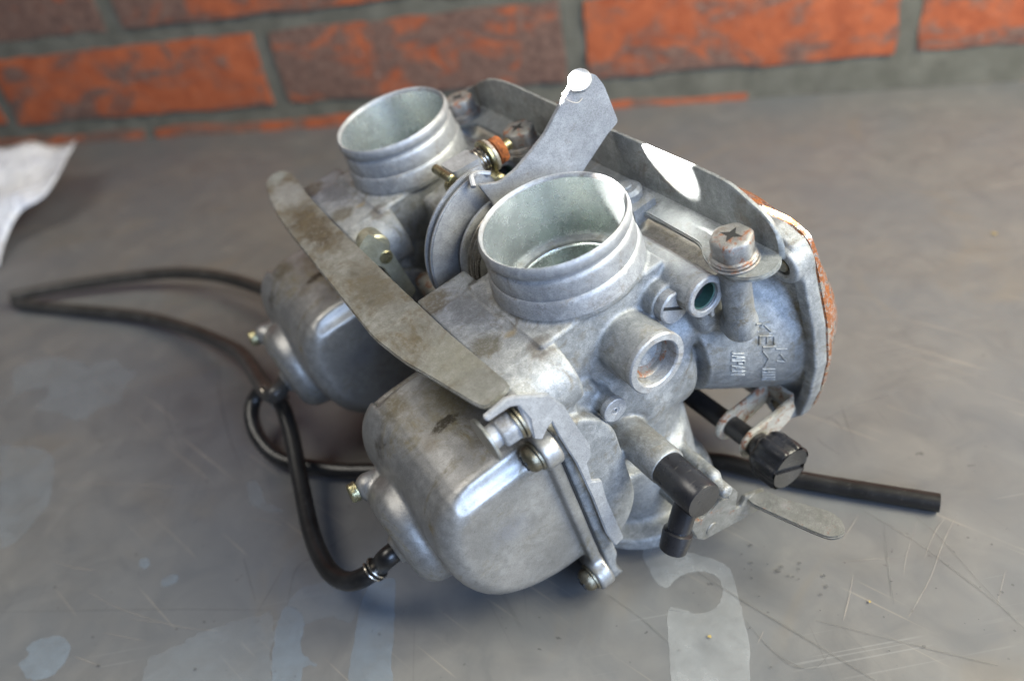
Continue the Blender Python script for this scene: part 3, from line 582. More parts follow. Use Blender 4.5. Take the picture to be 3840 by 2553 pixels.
def neck_parts(parent):
    g = G(); g.lathe([(20.2, -31), (20.2, -24), (20.9, -8), (21.6, -1.2), (21.9, -0.4), (22.5, 0), (23.0, -0.5), (23.35, -1.8), (23.3, -3.4), (22.8, -4.2), (22.2, -4.6), (22.2, -5.4), (22.8, -5.9), (23.1, -7.0), (23.2, -9.5), (23.3, -11.4), (23.1, -11.9), (23.1, -12.2), (23.7, -12.6), (24.0, -13.8), (24.3, -15.0), (24.5, -18.5)], seg=96)
    o = link('bore_neck', g.me('bore_neck'), M['neck'], parent, ang=45)
    g = G(); g.lathe([(20.18, -2), (20.2, -6), (20.0, -22), (19.6, -24.2), (17.6, -25.0), (17.2, -26.2), (16.4, -29), (16.0, -44), (15.4, -60)], seg=96)
    # a liner with its own polish, slightly inside the neck
    g2 = G(); g2.lathe([(21.45, -1.35), (20.75, -7.8), (20.05, -23.8), (17.9, -24.4), (17.5, -25.6), (17.6, -27.4), (16.6, -30), (15.9, -60)], seg=96)
    link('bore_wall', g2.me('bore_wall'), M['bore'], o, ang=60)
    g3 = G(); g3.lathe([(0.01, 0.7), (15.6, 0.7), (15.9, 0), (15.6, -0.7), (0.01, -0.7)], (0, 0, -34), (0.30, 0, 0.95), 64)
    link('throttle_disc', g3.me('throttle_disc'), M['plate_disc'], o)
    return o

def bowl_field():
    f = F((-98, -41, -126), (-34.5, 38, -34), 0.66)
    prof = [(-20, -50.5), (-64, -50.5), (-70, -53.5), (-72.8, -61), (-72.8, -76), (-69, -87), (-61, -93.5), (-50, -97.5), (-20, -98.5)]
    f.add(f.poly(1, roundpoly(prof, [1, 5, 8, 8, 8, 9, 9, 9, 1], 3), -31.5, 32.5, 9, 6.5))
    f.add(f.cyl(0, (0, -75), 18.5, -90.5, -72, 6.0, r2=22.0), 1.2)                 # sump
    f.cut(f.box((-37.35, -80, -160), (0, 80, 0), 0.05))
    f.add(f.box((-41.6, -34.2, -123.2), (-37.35, 31, -38.2), 1.0), 1.2)
    for c in ((-33.5, -42), (-33.5, -113), (30, -42), (30, -113)):
        f.add(f.cyl(0, c, 6.0, -43.6, -37.4, 1.0), 2.0)
        f.cut(f.cyl(0, c, 5.4, -70, -43.8, 0.5), 1.5)
    f.add(f.seg((-80, 15, -65), (-87.0, 16.3, -63.5), 4.8), 2.0)                        # drain screw boss
    f.add(f.cyl(0, (-1, -78), 4.8, -92.5, -85, 1.0), 2.0)                          # nozzle root
    f.cut(f.box((-37.35, -80, -160), (0, 80, 0), 0.05))
    return f
bwme = bowl_field().mesh('bowl_casting')

def screw_head(parent, o, z, r=4.2, h=3.6, mat='screw', name='bowl_screw', washer=True, slot='cross'):
    g = G(); pr = [(0.01, h), (r * 0.35, h - 0.05), (r * 0.7, h * 0.86), (r * 0.93, h * 0.6), (r, h * 0.3), (r, 0.0), (r * 0.5, -0.1), (0.01, -0.1)]
    g.lathe(pr, o, z, 28)
    ob = link(name, g.me(name), M[mat], parent)
    if washer:
        g = G(); g.cyl(o, z, r * 1.16, -1.3, -0.05, 0.25, 28); link('washer', g.me('washer'), M['screw'], ob)
    m = frame(Vector(o) + Vector(z).normalized() * (h - 0.35), z, (0.3, 0.6, 0.7)); g = G(); w = r * 0.13; L = r * 0.55
    g.prism([(-L, -w), (-w, -w), (-w, -L), (w, -L), (w, -w), (L, -w), (L, w), (w, w), (w, L), (-w, L), (-w, w), (-L, w)], m, -0.3, 0.42)
    link('cross_slot', g.me('cross_slot'), M['dark'], ob, smooth=False)
    return ob

def hexbolt(parent, o, z, af, h, mat='bolt', name='bolt', flange=1.25, star=True, label=None):
    g = G(); r = af / 2 / math.cos(PI / 6); n = 36
    prof = [(0.01, h), (0.5, h), (0.8, h - 0.06), (0.93, h - 0.35), (1.0, h - 0.9), (1.0, 0.9)]
    vs = []; fs = []
    for i in range(n):
        t = 2 * PI * i / n; tt = (t + PI / 6) % (PI / 3) - PI / 6; hexr = af / 2 / math.cos(tt)
        for k, (rr, hh) in enumerate(prof):
            rad = min(hexr * rr, af / 2 * 1.09 * rr) if k >= 2 else af / 2 * rr
            vs.append((rad * math.cos(t), rad * math.sin(t), hh))
    m = len(prof)
    for i in range(n):
        for k in range(m - 1): fs.append((i * m + k, i * m + k + 1, ((i + 1) % n) * m + k + 1, ((i + 1) % n) * m + k))
    g.add(vs, fs, frame(o, z)); g.lathe([(0.01, 0), (af / 2 * flange, 0), (af / 2 * flange, 0.6), (af / 2 * 1.05, 1.1), (0.01, 1.1)], o, z, n)
    ob = link(name, g.me(name), M[mat], parent, label=label)
    if star:   # recessed phillips mark in a sunk, uneven top
        g = G(); pts = []
        for i in range(8):
            t = PI / 4 * i + 0.35; rr = af * (0.30 if i % 2 == 0 else 0.11); pts.append((rr * math.cos(t), rr * math.sin(t)))
        g.prism(pts, frame(Vector(o) + Vector(z).normalized() * (h - 0.25), z), -0.2, 0.32); link('cross_recess', g.me('cross_recess'), M['dark'], ob, smooth=False)
    return ob

def carb(b0, near):
    """one carburettor; b0 is its place along the bank"""
    off = bpy.data.objects.new('carburetor_body', bme if near else bme); C.objects.link(off)
    if near: bme.materials.append(M['body']); bme.shade_smooth()
    off.parent = root; off.location = (0, b0 * S, 0)
    off['label'] = 'nearer carburetor body with raised maker lettering' if near else 'farther carburetor body'
    neck_parts(off)
    # slotted screw and tube lining
    g = G(); g.cyl((15.2, -26.5, -30.8), (0, -1, 0), 5.5, -2, 3.6, 0.5, 32)
    sc_ = link('slotted_screw', g.me('slotted_screw'), M['neck'], off)
    g = G(); g.prism([(-5.0, -0.5), (5.0, -0.5), (5.0, 0.5), (-5.0, 0.5)], frame((15.2, -30.0, -30.8), (0, -1, 0), (0.80, 0, -0.55)), -0.6, 0.32); link('slot', g.me('slot'), M['dark'], sc_, smooth=False)
    g = G(); g.lathe([(4.62, -0.2), (4.15, 0.0), (4.1, 4.5), (3.2, 4.6), (3.0, 14), (0.01, 14)], (22.6, -34.2, -28.6), (0, 1, 0), 40); link('tube_lining', g.me('tube_lining'), M['green'], off)
    g = G(); g.cyl((22.6, -30.4, -28.6), (0, 1, 0), 4.05, 0, 1, 0.1, 32); link('tube_bottom', g.me('tube_bottom'), M['dark'], off)
    g = G(); g.lathe([(7.1, 0), (6.6, -0.6), (6.3, -2.2), (4, -2.6), (0.01, -2.6)], (1.0, -33.0, -38.2), (0, -1, 0), 40); link('sunk_plug', g.me('sunk_plug'), M['bolt'], off)
    g = G(); g.lathe([(10.15, 1.4), (10.3, 0.9), (10.3, -0.3), (9.9, -0.75), (8.0, -0.75), (7.5, -0.3), (7.3, 0.5), (7.25, 4)], (0.5, -36.2, -38), (0, 1, 0), 56); link('boss_rim', g.me('boss_rim'), M['neck'], off, ang=30)
    g = G(); g.lathe([(6.65, 1.4), (6.8, 0.9), (6.8, -0.1), (6.4, -0.5), (5.0, -0.5), (4.65, -0.1), (4.6, 3)], (22.6, -35.3, -28.6), (0, 1, 0), 48); link('tube_rim', g.me('tube_rim'), M['neck'], off, ang=30)
    g = G(); g.lathe([(3.9, 2.5), (4.2, 2.2), (4.2, 0.2), (3.95, 0), (1.5, 0), (1.35, 0.25), (0.9, 0.25), (0.7, 0.1), (0.62, 1.2), (0.01, 1.2)], (-14.5, -31.6, -50.3), (0, 1, 0), 40); link('passage_plug', g.me('passage_plug'), M['neck'], off, ang=30)
    # cap of the vacuum chamber
    fl = [(-37, -33), (-40, -42), (-43.5, -66), (-43.5, -84), (-40, -102), (-35, -117), (-28, -124), (26, -124), (36, -112), (41, -84), (41, -66), (36, -40), (26, -31), (-29, -29.5)]
    cap = plate('chamber_cap', fl, PBA(0), 62.25, 64.6, M['chrome'], off, bev=0.4, r=3, label='rust-spotted chromed chamber cap')
    g = G(); g.lathe([(42.0, 64), (42.0, 66.5), (41, 69.5), (38.5, 73), (33, 77), (24, 80), (12, 81.8), (0.01, 82)], (0, 0, -74.5), VX, 72); link('cap_dome', g.me('cap_dome'), M['chrome'], cap)
    for c in ((-34, -40), (-26, -116), (33, -43), (30, -116)):
        g = G(); g.cyl((0, c[0], c[1]), VX, 2.4, 53.8, 62, 0.4, 20); link('cap_screw_tip', g.me('cap_screw_tip'), M['screw'], off)
    # float bowl
    bo = bpy.data.objects.new('float_bowl', bwme); C.objects.link(bo)
    if near: bwme.materials.append(M['bowl']); bwme.shade_smooth()
    bo.parent = root; bo.location = (0, b0 * S, 0); bo['label'] = 'nearer float bowl, grease-stained on top' if near else 'farther float bowl, its near side in shade'
    for c in ((-33.5, -42), (-33.5, -113), (30, -42), (30, -113)): screw_head(bo, (-44.3, c[0], c[1]), (-1, 0, 0))
    hexbolt(bo, (-91.0, 16.8, -62.5), (-1, 0.05, 0.2), 6.4, 3.0, 'brass', 'drain_screw', 1.1, False)
    g = G(); g.cyl((-92, -1, -78), (-1, 0, 0), 2.6, -2, 3, 0.4, 24); link('drain_nozzle', g.me('drain_nozzle'), M['brass'], bo)
    g = G(); g.prism(roundpoly([(-33.6, -122.6), (30.6, -122.6), (30.6, -38.8), (-33.6, -38.8)], 3), PBA(0), -37.33, -36.62); link('bowl_gasket', g.me('bowl_gasket'), M['dark'], bo, smooth=False)
    return off, bo
nb, nbowl = carb(0, True)
fb, fbowl = carb(SP, False)
STROKES = [[(41.9, -56.9), (48.1, -60.8)], [(42.2, -60.4), (45.0, -59.2), (48.0, -65.1)], [(42.5, -66.9), (42.9, -63.2), (49.2, -68.2), (48.8, -72.0)], [(46.1, -65.7), (45.7, -69.1)], [(43.7, -69.2), (49.4, -73.5)], [(43.5, -70.7), (45.8, -76.5), (43.4, -78.8)], [(49.3, -74.7), (54.4, -79.0)], [(49.1, -80.5), (53.6, -84.7), (51.1, -78.6)], [(42.3, -79.0), (48.1, -83.9)], [(45.0, -81.3), (44.8, -82.8)], [(42.1, -80.4), (47.9, -85.4)], [(42.0, -81.6), (47.8, -86.6)], [(41.9, -82.8), (47.7, -87.9), (41.8, -84.0), (47.6, -89.1)], [(35.4, -65.4), (31.3, -62.1), (30.6, -60.7), (31.5, -60.7)], [(30.3, -62.1), (35.5, -67.4), (30.1, -63.7)], [(32.1, -64.0), (32.0, -65.0)], [(30.0, -64.3), (35.3, -68.8), (35.1, -70.2), (32.6, -68.0), (32.8, -66.7)], [(29.7, -66.5), (34.9, -71.8), (29.5, -68.1)], [(31.5, -68.4), (31.4, -69.4)], [(29.4, -68.8), (34.7, -73.4), (29.1, -70.4), (34.5, -75.1)]]
CHOKE_PLATE = [(-10.8, -94.2), (-8.6, -96.5), (-4.8, -97.1), (1.0, -95.0), (4.8, -97.2), (6.0, -94.0), (7.9, -94.7), (9.4, -98.6), (8.1, -102.8), (7.3, -106.3), (9.3, -107.0), (12.0, -104.0), (20.6, -109.2), (16.7, -118.0), (-7.8, -108.9), (-10.2, -105.4), (-11.6, -96.8)]
CHOKE_TONGUE = [(13.1, -50.6), (19.5, -53.3), (21.7, -60.4), (27.9, -73.2), (28.1, -77.4), (26.2, -80.6), (23.5, -81.9), (20.1, -79.9), (18.2, -75.0), (12.1, -53.9)]
CHOKE_A = -106.6
THREAD = [(29.7, 25.0, 18.3), (28.3, 25.0, 18.2), (28.8, 25.0, 16.5), (30.0, 25.0, 14.9), (31.4, 25.0, 13.5), (33.2, 25.0, 12.5), (35.1, 25.0, 13.0)]
# raised maker lettering on the vacuum chamber of each body
dg = bpy.context.evaluated_depsgraph_get()
bvh = BVHTree.FromPolygons([v.co / S for v in bme.vertices], [tuple(p.vertices) for p in bme.polygons])
g = G()
for stv in STROKES:
    pts = []
    for (a, b) in zip(stv[:-1], stv[1:]):
        L = math.dist(a, b); k = max(2, int(L / 0.8))
        pts += [(a[0] + (b[0] - a[0]) * i / k, a[1] + (b[1] - a[1]) * i / k) for i in range(k)]
    pts.append(stv[-1]); P = []
    for v, a in pts:
        eye = Vector((-82.7, -173.0, 131.7)); h = bvh.ray_cast(eye, (Vector((v, -33.0, a)) - eye).normalized())
        if h[0] is not None: P.append(h[0] + h[1] * 0.12)
    if len(P) > 1: g.tube(P, 0.34, 6)
lt = g.me('raised_lettering')
for p in (nb, fb): link('raised_lettering', lt, M['body'] if p is nb else None, p)

def part(name, g, mat, parent=None, ang=38, label=None): return link(name, g.me(name), M[mat], parent or root, ang=ang, label=label)
# greasy lower bar
top = [(-41.5, -33), (-43, 0), (-43.2, 35), (-43, 93), (-42, 120), (-40.2, 138), (-40.0, 147), (-43, 152.5)]
low = [(-48, 152.5), (-51.5, 148), (-54.5, 135), (-57, 117), (-58, 100), (-59, 68), (-60.6, 17), (-58.6, 0), (-55.5, -14), (-52.3, -29.7), (-51, -34)]
bar = plate('lower_stay_bar', roundpoly(top + low, 3, 3), PVB(0), -15.3, -13.7, M['bar'], root, bev=0.45, label='long bare steel bar stained brown with old grease')
# clip plate between bowl flange and body
cl = [(-43.5, -13.5), (-34.5, -20.5), (-31.4, -28.5), (-30.2, -38), (-28.3, -49.3), (-29.3, -53.6), (-31.3, -55.2), (-31.9, -64.2), (-28.8, -66.8), (-29.5, -76.3), (-28.6, -101), (-32.4, -101.6), (-33.8, -92.5), (-33.7, -71.6), (-34.4, -52), (-36.2, -37), (-36.6, -30.5), (-38.4, -31.5), (-41.0, -34), (-43.2, -31.6), (-41.9, -24), (-43.4, -17.0), (-45.5, -15.6), (-52.5, -15.2), (-53.0, -13.4), (-45.5, -12.4)]
clip = plate('clip_plate', cl, PVA(0), -37.0, -35.3, M['plate'], root, bev=0.35)
plate('clip_flange', [(-43.4, -36.5), (-41.6, -36.5), (-41.6, -30), (-43.4, -30)], PVB(0), -30, -17, M['plate'], clip, bev=0.4)
bt = hexbolt(root, (-45.2, -33.5, -25.2), (-1, 0.05, 0), 8.6, 5.6, 'neck', 'bar_bolt', 1.1, False)
for k, (x, r) in enumerate(((-44.3, 5.6), (-45.5, 5.1))):
    g = G(); g.cyl((x, -33.5, -25.2), VX, r, -0.5, 0.5, 0.15, 32); part('spring_washer', g, 'screw', bt)
g = G(); g.cyl((-54.2, -32.5, -25), VX, 6.6, -0.5, 0.6, 0.2, 36); part('end_washer', g, 'bar', bt)
g = G(); g.cyl((-53.5, -33, -25.2), VX, 3.5, 0, 5, 0.2, 24); part('bolt_shank', g, 'neck', bt)

# upper angle bracket that ties the two bodies
pl = [(27.5, -37), (27.6, -43.5), (32, -48.5), (38, -49.5), (43.2, -46), (43.4, 20), (43.4, 128), (40, 135), (33, 135), (27, 127), (27, 116), (33.4, 110), (33.4, 84), (27.4, 80), (27.2, 69), (33, 62), (33.2, 18), (29, 15), (28.4, 7.5), (33.2, 2), (32.6, -24), (28.2, -30)]
brk = plate('joining_bracket', roundpoly(pl, 3, 3), PVB(0), -22.6, -20.8, M['bracket'], root, bev=0.4, label='long angle bracket bolted across both bodies')
path = [(42.4, -46.5, -21.5), (43.0, -45.6, -17.0), (43.2, -44.0, -13.0), (43.2, -41, -9.8), (43.3, -34, -6.6), (43.3, -27, -4.0), (43.3, -15, -3.4), (43.3, 20, -3.5), (43.3, 60, -3.2), (43.3, 88, -2.6), (43.3, 104, -4.5), (43.3, 114, -8.0), (43.2, 124, -12.5), (42.3, 130, -15), (39.5, 134, -17.5)]
P = spline(path, 5); vs = []; fs = []; n = len(P)
for i, p in enumerate(P):
    d = (P[min(i + 1, n - 1)] - P[max(i - 1, 0)]); d.z = 0; d.normalize(); nn = Vector((d.y, -d.x, 0)) * 0.85
    jag = rnd.uniform(-0.12, 0.12)
    for sgn in (1, -1):
        o = nn * sgn; vs += [(p.x + o.x, p.y + o.y, -22.4), (p.x + o.x, p.y + o.y, p.z - 0.5 + jag), (p.x + o.x * 0.55, p.y + o.y * 0.55, p.z + jag)]
for i in range(n - 1):
    a, b = i * 6, (i + 1) * 6
    fs += [(a, b, b + 1, a + 1), (a + 1, b + 1, b + 2, a + 2), (a + 2, b + 2, b + 5, a + 5), (a + 5, b + 5, b + 4, a + 4), (a + 4, b + 4, b + 3, a + 3), (a + 3, b + 3, b, a)]
fs += [(0, 1, 2, 5, 4, 3), tuple(x + (n - 1) * 6 for x in (3, 4, 5, 2, 1, 0))]
part('bracket_wall', G().add(vs, fs), 'bracket', brk)
for b, lb in ((-37, 'corroded bracket bolt nearest the camera'), (74, None), (121, 'bracket bolt with orange rust on its head')):
    o = hexbolt(root, (33.4, b, -19.0), (0, 0, 1), 11.4, 7.2, 'bolt', 'bracket_bolt', 1.16, True, lb)
    g = G(); g.cyl((33.4, b, -20.8), VZ, 7.4, 0, 0.9, 0.3, 36); g.cyl((33.4, b, -20.8), VZ, 6.9, 0.95, 1.9, 0.3, 36); part('washer', g, 'bolt', o)
g = G(); g.cyl((33.6, 10.5, -22), VZ, 5.2, -6, 7.5, 1.2, 32); g.cyl((33.6, 10.5, -22), VZ, 2.1, 7, 8.4, 0.3, 24); g.prism([(29, 2), (38, 2), (40, 12), (29, 13)], PVB(0), -24, -18); part('bracket_stud', g, 'body')

# throttle shaft, pulley, spring, cable arm
g = G(); g.cyl((0, 0, -30), VY, 4.6, 20, 92, 0.4, 28); g.cyl((0, 0, -30), VY, 8.5, 23, 30, 0.6, 32); shaft = part('throttle_shaft', g, 'neck')
def sector(r0, a0, a1, extra): return [(r0 * math.cos(math.radians(t)), -30 + r0 * math.sin(math.radians(t))) for t in np.linspace(a0, a1, 40)] + extra
pul = plate('cable_pulley', sector(29.6, 88, 262, [(10, -44), (12, -30), (8, -14)]), PVA(0), 42.2, 43.9, M['plate'], root, bev=0.5)
plate('pulley_core', sector(27.0, 88, 262, [(10, -40), (10, -24)]), PVA(0), 43.9, 46.0, M['plate'], pul, bev=0)
plate('pulley_flange', sector(29.6, 84, 266, [(10, -44), (12, -30), (8, -14)]), PVA(0), 46.0, 47.8, M['plate'], pul, bev=0.5)
g = G(); g.tube([(18.2 * math.cos(t), 29.5 + t / (2 * PI) * 1.25, -30 + 18.2 * math.sin(t)) for t in np.linspace(0, 2 * PI * 6, 300)], 0.58, 8); part('return_spring', g, 'spring')
g = G(); g.lathe([(9, 0), (20.2, 0), (20.2, 1.2), (9, 1.2)], (0, 38.2, -30), VY, 60, True); part('spring_seat', g, 'plate', pul)
arm_px = [(-3.5, -1.1), (3, -3.4), (9, -1.6), (15.6, 2.4), (21, 6.0), (27.5, 12.6), (33.2, 18.6), (36, 20.6), (40.9, 18.5), (42.8, 13.7), (44.6, -0.3), (40.2, -3.0), (28.7, -13), (11.7, -21.2), (-2.3, -22.1), (-1.4, -9.5)]
def armb(v): return 37.0 - 0.30 * v
m = Matrix(((1, 0, 0, 0), (-0.30, 0, 1, 37.0), (0, 1, 0, 0), (0, 0, 0, 1)))
arm = plate('cable_arm', roundpoly(arm_px, 1.2, 3), m, -0.85, 0.85, M['plate'], root, bev=0.35, label='tall flat cable arm standing up between the two mouths')
g = G(); g.tube(spline([(-4.8, 39, -1.6), (-3.0, 42, 0.3), (0, 43.5, -0.8), (3.6, 42, -2.6)], 6), 1.0, 8); part('arm_curl', g, 'plate', arm)
g = G(); g.cyl((35.6, 25.0, 18.8), (-0.35, -0.58, 0.73), 3.7, -0.8, 0.8, 0.3, 30); part('arm_tip', g, 'plate', arm)
g = G(); g.tube(spline(THREAD, 6), 0.10, 5); part('stray_thread', g, 'thread', arm)
# adjuster stack with the rusty nut
adj = part('adjuster_screw', G().cyl((0, 60, -7.5), VX, 2.3, -2, 22, 0.3, 20), 'brass')
part('adjuster_block', G().prism(roundpoly([(-3.5, 56), (7.5, 55), (7.5, 65), (-3.5, 66)], 1.5), PVB(0), -15, -3.2), 'plate', adj)
g = G(); g.tube([(7.4 + t / (2 * PI) * 1.15, 60 + 4.6 * math.cos(t), -7.5 + 4.6 * math.sin(t)) for t in np.linspace(0, 2 * PI * 3, 120)], 0.5, 8); part('adjuster_spring', g, 'spring', adj)
for x, r, mt in ((11.6, 6.6, 'brass'), (13.3, 6.0, 'zincrust')): part('adjuster_washer', G().cyl((x, 60, -7.5), VX, r, -0.7, 0.8, 0.3, 36), mt, adj)
hexbolt(adj, (15.2, 60, -7.5), VX, 9.8, 3.6, 'rust', 'rusty_nut', 1.02, False)
part('brass_link', G().prism(roundpoly([(-9.5, -3.5), (-5.5, -1.2), (-2.4, -7), (-3.0, -20), (-8, -26), (-9, -16)], 1.4), PVA(0), 51, 53.4), 'brass', adj)
part('link_pin', G().cyl((-6.4, 55, -2.6), VY, 1.7, -3.5, 9, 0.4, 16), 'brass', adj)
part('return_lug', G().cyl((9.5, 50.5, -12.5), VY, 2.6, -1.5, 4.5, 0.8, 20), 'brass', adj)
# block that carries the links between the bodies
g = G(); g.prism(roundpoly([(-10, -22), (16, -20), (24, -34), (20, -52), (-8, -52)], 3), PVA(0), 66, 84); g.cyl((4, 66, -34), VY, 9, -8, 4, 1.5, 32); part('link_block', g, 'body')
# choke shaft, its yellow lever, fuel cross pipe
g = G(); g.cyl((-36.0, 0, -24), VY, 2.6, 66, 84, 0.3, 20); ck = part('choke_shaft', g, 'brass')
part('choke_collar', G().cyl((-36.5, 0, -21), VY, 5.0, 69.5, 79, 0.8, 36), 'palezinc', ck)
part('choke_arm', G().prism(roundpoly([(-43, -14.5), (-38, -11.5), (-33.5, -20), (-31.5, -44), (-36, -45.5), (-38.5, -27), (-45, -18.5)], 1.6), PVA(0), 66.4, 69.6), 'palezinc', ck)
g = G(); g.tube(spline([(-12, 26, -62), (-16, 42, -64), (-12, 60, -62), (-12, 84, -62)], 8), 5.2, 18); part('fuel_cross_pipe', g, 'zincrust')
g = G(); g.cyl((-24, 0, -52), VY, 4.4, 38, 84, 0.4, 24); g.cyl((-24, 0, -52), VY, 6.4, 50, 56, 0.8, 24); part('vent_cross_pipe', g, 'zincrust')

# elbow on the side stub
g = G(); g.lathe([(0.01, 0), (5.3, 0), (5.9, 0.6), (5.95, 9), (6.15, 10), (6.15, 17.0), (5.8, 17.8), (0.01, 17.8)], (-9.8, -43.5, -72.4), (-0.03, -1, 0.02), 40); elb = part('rubber_elbow', g, 'plastic')
d = Vector((-0.60, -0.10, -0.80)).normalized(); o = Vector((-10.6, -55.5, -72.6))
g = G(); g.lathe([(0.01, 0), (3.9, 0), (3.75, 13.0), (3.4, 13.2), (3.5, 13.6), (4.6, 14.0), (4.75, 15), (4.3, 20.6), (3.9, 21.0), (2.2, 21.0), (2.2, 18), (0.01, 18)], o, d, 32); part('elbow_nozzle', g, 'plastic', elb)
# choke lever low on the near side
lev = plate('choke_lever', CHOKE_PLATE, PVA(0), -52, -50.4, M['lever'], root, bev=0.3)
plate('lever_tongue', roundpoly(CHOKE_TONGUE, 1.5, 3), PVB(0), CHOKE_A - 1.7, CHOKE_A, M['lever'], lev, bev=0.45, label='flat rounded thumb tongue')
g = G(); cx = sum(p[0] for p in CHOKE_PLATE) / len(CHOKE_PLATE); cz = sum(p[1] for p in CHOKE_PLATE) / len(CHOKE_PLATE)
g.cyl((-3.6, -52, -106.2), (0, -1, 0), 2.6, -0.2, 0.25, 0.1, 24); part('lever_rivet', g, 'lever', lev)
g = G(); g.cyl((-3.6, -51, -106), VY, 3.4, 0, 24, 0.3, 24); g.cyl((-3.6, -49.5, -106), VY, 6.5, 0, 3, 0.3, 30); part('lever_pivot', g, 'bracket', lev)
# idle screw : black sleeve, two rusty eyelets, fluted knob
ax = (33.2, -110.2)
g = G(); g.tube([(ax[0], b, ax[1]) for b in (-44, -30, -12, 10)] + [(30, 30, -104), (24, 46, -92)], 4.0, 20); idl = part('idle_adjuster', g, 'rubber')
def eyelet(b, name):
    pts = [(ax[0] + 6.6 * math.cos(math.radians(t)), ax[1] + 6.6 * math.sin(math.radians(t))) for t in np.linspace(75, 305, 22)]
    pts += [(ax[0] + 9, ax[1] - 5.0), (ax[0] + 17, ax[1] - 3.5), (ax[0] + 21, ax[1] + 1), (ax[0] + 20, ax[1] + 7), (ax[0] + 10, ax[1] + 6.2)]
    return plate(name, pts, PVA(0), b - 1.0, b + 1.0, M['zincrust'], idl, bev=0.5)
eyelet(-22.5, 'rusty_eyelet'); eyelet(-34.5, 'rusty_eyelet')
plate('eyelet_web', [(ax[0] + 19.5, -35), (ax[0] + 21.0, -35), (ax[0] + 21.0, -10), (ax[0] + 19.5, -10)], PVB(0), ax[1] + 1, ax[1] + 9, M['zincrust'], idl, bev=0.4)
g = G(); g.cyl((ax[0], 0, ax[1]), (0, -1, 0), 4.9, 35.6, 42, 0.4, 30)
fl_ = lambda t: 1 + 0.085 * max(-0.35, min(1, 1.8 * math.cos(7 * t)))
g.lathe([(4.6, 38.8), (7.2, 39.6), (8.2, 41.0), (8.7, 43), (8.7, 50.6), (8.2, 51.6)], (ax[0], 0, ax[1]), (0, -1, 0), 96, ripple=fl_)
kn = part('adjuster_knob', g, 'plastic', idl, ang=50)
m = frame((ax[0], -51.3, ax[1]), (0, -1, 0), (0.82, 0, -0.57)); 
for sg in (1, -1):
    ar = [(8.0 * math.cos(t), 8.0 * math.sin(t)) for t in np.linspace(math.asin(0.13), PI - math.asin(0.13), 26)]
    gg = G().prism([(x, y * sg) for x, y in ar][:: sg], m, -1.4, 0.55); part('knob_face', gg, 'plastic', kn)
g = G(); g.cyl((ax[0], 0, ax[1]), (0, -1, 0), 7.9, 49, 50.6, 0.2, 40); part('knob_core', g, 'dark', kn)

# hoses (points on and above the bench, turned into the frame of the pair)
def lw(pts): return [tuple(w2l(p)) for p in pts]
HA = [(-114.1, 157.0, 28.0), (-118.9, 153.1, 24.5), (-125.4, 150.9, 20.0), (-132.8, 151.2, 16.5), (-141.9, 155.8, 14.0), (-151.3, 164.4, 12.5), (-161.0, 176.1, 12.5), (-171.0, 190.9, 14.0), (-179.8, 204.6, 17.0), (-189.5, 220.2, 22.0), (-199.4, 232.8, 27.0), (-213.6, 243.7, 25.0), (-220.3, 241.3, 20.0), (-219.0, 233.2, 15.0), (-211.3, 224.4, 10.0), (-197.7, 217.5, 6.0), (-172.7, 214.8, 4.6), (-144.5, 217.4, 4.2), (-79.3, 228.4, 4.0), (-15.4, 234.8, 4.4), (7.6, 231.2, 4.0), (26.5, 227.4, 3.7), (69.3, 221.2, 3.6)]
HL = [(-211.0, 243.8, 32.0), (-241.2, 269.3, 24.0), (-276.8, 295.0, 14.0), (-310.8, 312.9, 9.0), (-354.5, 328.6, 6.0), (-404.3, 336.1, 5.0), (-444.6, 341.1, 4.2), (-471.3, 345.1, 4.2)]
HL2 = [(-473.1, 346.2, 9.0), (-454.7, 354.0, 9.0), (-424.9, 363.4, 9.0), (-392.7, 369.5, 10.0), (-358.1, 370.8, 12.0), (-319.3, 363.4, 14.0), (-277.1, 345.9, 16.0), (-242.7, 326.2, 18.0), (-200, 300, 24)]
n1 = [(-96, 0.5, -84.5), (-102, 0.5, -84.7), (-108.5, 0.2, -86.5)]; n2 = [(-92, 110.3, -78), (-100, 110.3, -78.3)]
g = G(); g.tube(spline([(-91.5, -1, -78), (-96, -1, -78.2)] + lw(HA)[1:], 9), 3.5, 20, inner=0.62); ha = part('drain_hose', g, 'rubber', label='short black hose looped from the nearer bowl and out under the pair')
g = G(); g.tube(spline(n2 + lw(HL)[1:], 9), 3.8, 20, inner=0.6); hl = part('drain_hose', g, 'hose_dusty', label='long dusty hose from the farther bowl')
g = G(); g.tube(spline(lw(HL2), 9), 3.9, 20, inner=0.6); part('overflow_hose', g, 'hose_dusty', label='long dusty hose coming from behind the farther bowl')
def hclip(c, ax_, r, parent):
    f_ = frame(c, ax_); pts = []
    for t in np.linspace(0, 2 * PI * 1.75, 60): pts.append(tuple(f_ @ Vector((r * math.cos(t + 0.6), r * math.sin(t + 0.6), t * 0.28))))
    g = G(); g.tube(pts, 0.5, 8)
    e = f_ @ Vector((r * math.cos(0.6), r * math.sin(0.6), 0)); g.tube([e, e + (e - Vector(c)).normalized() * 4.0], 0.5, 8)
    part('wire_clip', g, 'spring', parent)
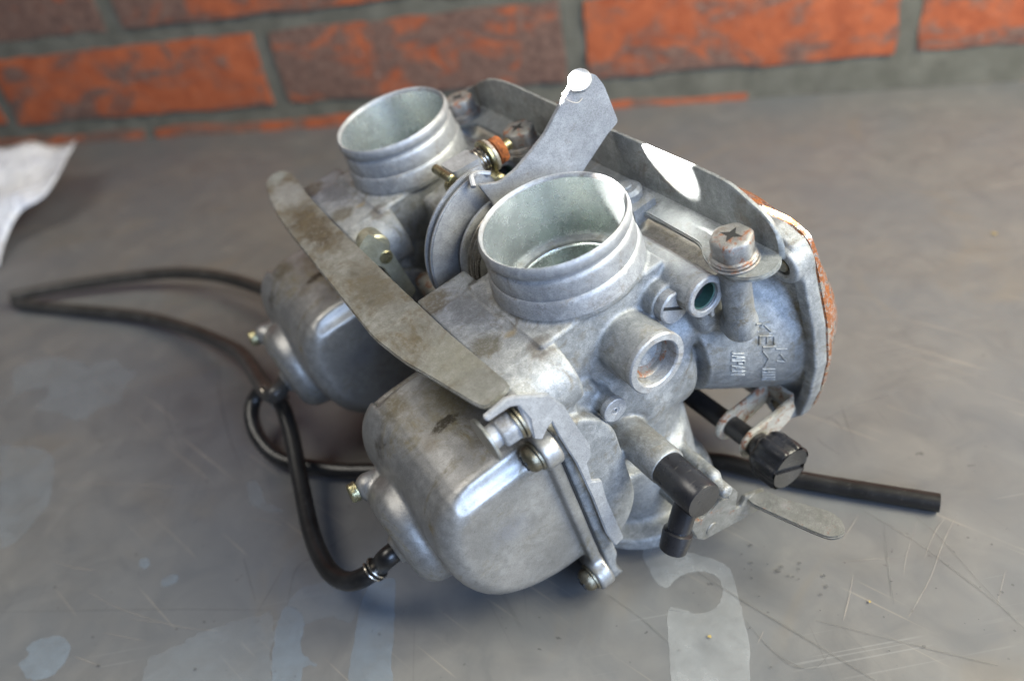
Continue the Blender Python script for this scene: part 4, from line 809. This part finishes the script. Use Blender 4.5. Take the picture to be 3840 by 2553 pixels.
hclip(lw([HA[1]])[0], w2l(HA[2]) - w2l(HA[0]), 4.0, ha); hclip((-99, 110.3, -78.3), (-1, 0.1, 0.1), 4.3, hl)
hclip(lw([(-201.5, 234.9, 27.0)])[0], w2l((-199.4, 232.8, 27.0)) - w2l((-207, 239.5, 27)), 4.0, ha)

# crumpled paper at the left edge of the bench
def paper():
    n = N('white_paper'); a = n.noise(0.03, 4, 0.6); b = n.noise(0.12, 3, 0.5, off=7)
    col = n.mix(n.ramp(a, 0.35, 0.65), (0.66, 0.66, 0.67), (0.50, 0.51, 0.56)); col = n.mix(n.math('MULTIPLY', n.ramp(b, 0.66, 0.72), 0.4), col, (0.22, 0.24, 0.38))
    return n.bsdf(col, 0.0, 0.8, n.math('ADD', a, n.noise(0.09, 2, 0.4, dist=1.5, off=3)), 0.9, 6.0)
M['paper'] = paper()
rowA = [(-700, 520, 52), (-655, 540, 46), (-615, 552, 40), (-576, 556, 38)]
rowB = [(-700, 480, 34), (-640, 485, 44), (-590, 490, 30), (-538, 478, 34)]
rowC = [(-690, 440, 20), (-640, 440, 16), (-600, 446, 30), (-553, 450, 20)]
rowD = [(-660, 400, 4), (-620, 405, 10), (-590, 412, 4), (-556, 428, 9)]
rowE = [(-640, 380, 1.2), (-610, 384, 3), (-575, 388, 1), (-541, 400, 2)]
rows = [rowA, rowB, rowC, rowD, rowE]; vs = []; fs = []
fine = [spline(r, 6) for r in rows]; m_ = len(fine[0]); cols = [spline([fine[i][j] for i in range(5)], 6) for j in range(m_)]; k_ = len(cols[0])
for j in range(m_):
    for i in range(k_):
        p = cols[j][i]; vs.append((p.x, p.y, max(0.5, p.z + 2.5 * math.sin(p.x * 0.11 + p.y * 0.07) * min(1, p.z / 20))))
for j in range(m_ - 1):
    for i in range(k_ - 1):
        a = j * k_ + i; fs.append((a, a + 1, a + k_ + 1, a + k_))
me = mesh('crumpled_paper', vs, fs); pp = link('crumpled_paper', me, M['paper'], None, ang=0)
md = pp.modifiers.new('thickness', 'SOLIDIFY'); md.thickness = 0.3 * S
pp['label'] = 'crumpled white paper lying at the left edge of the workbench'; pp['category'] = 'paper'
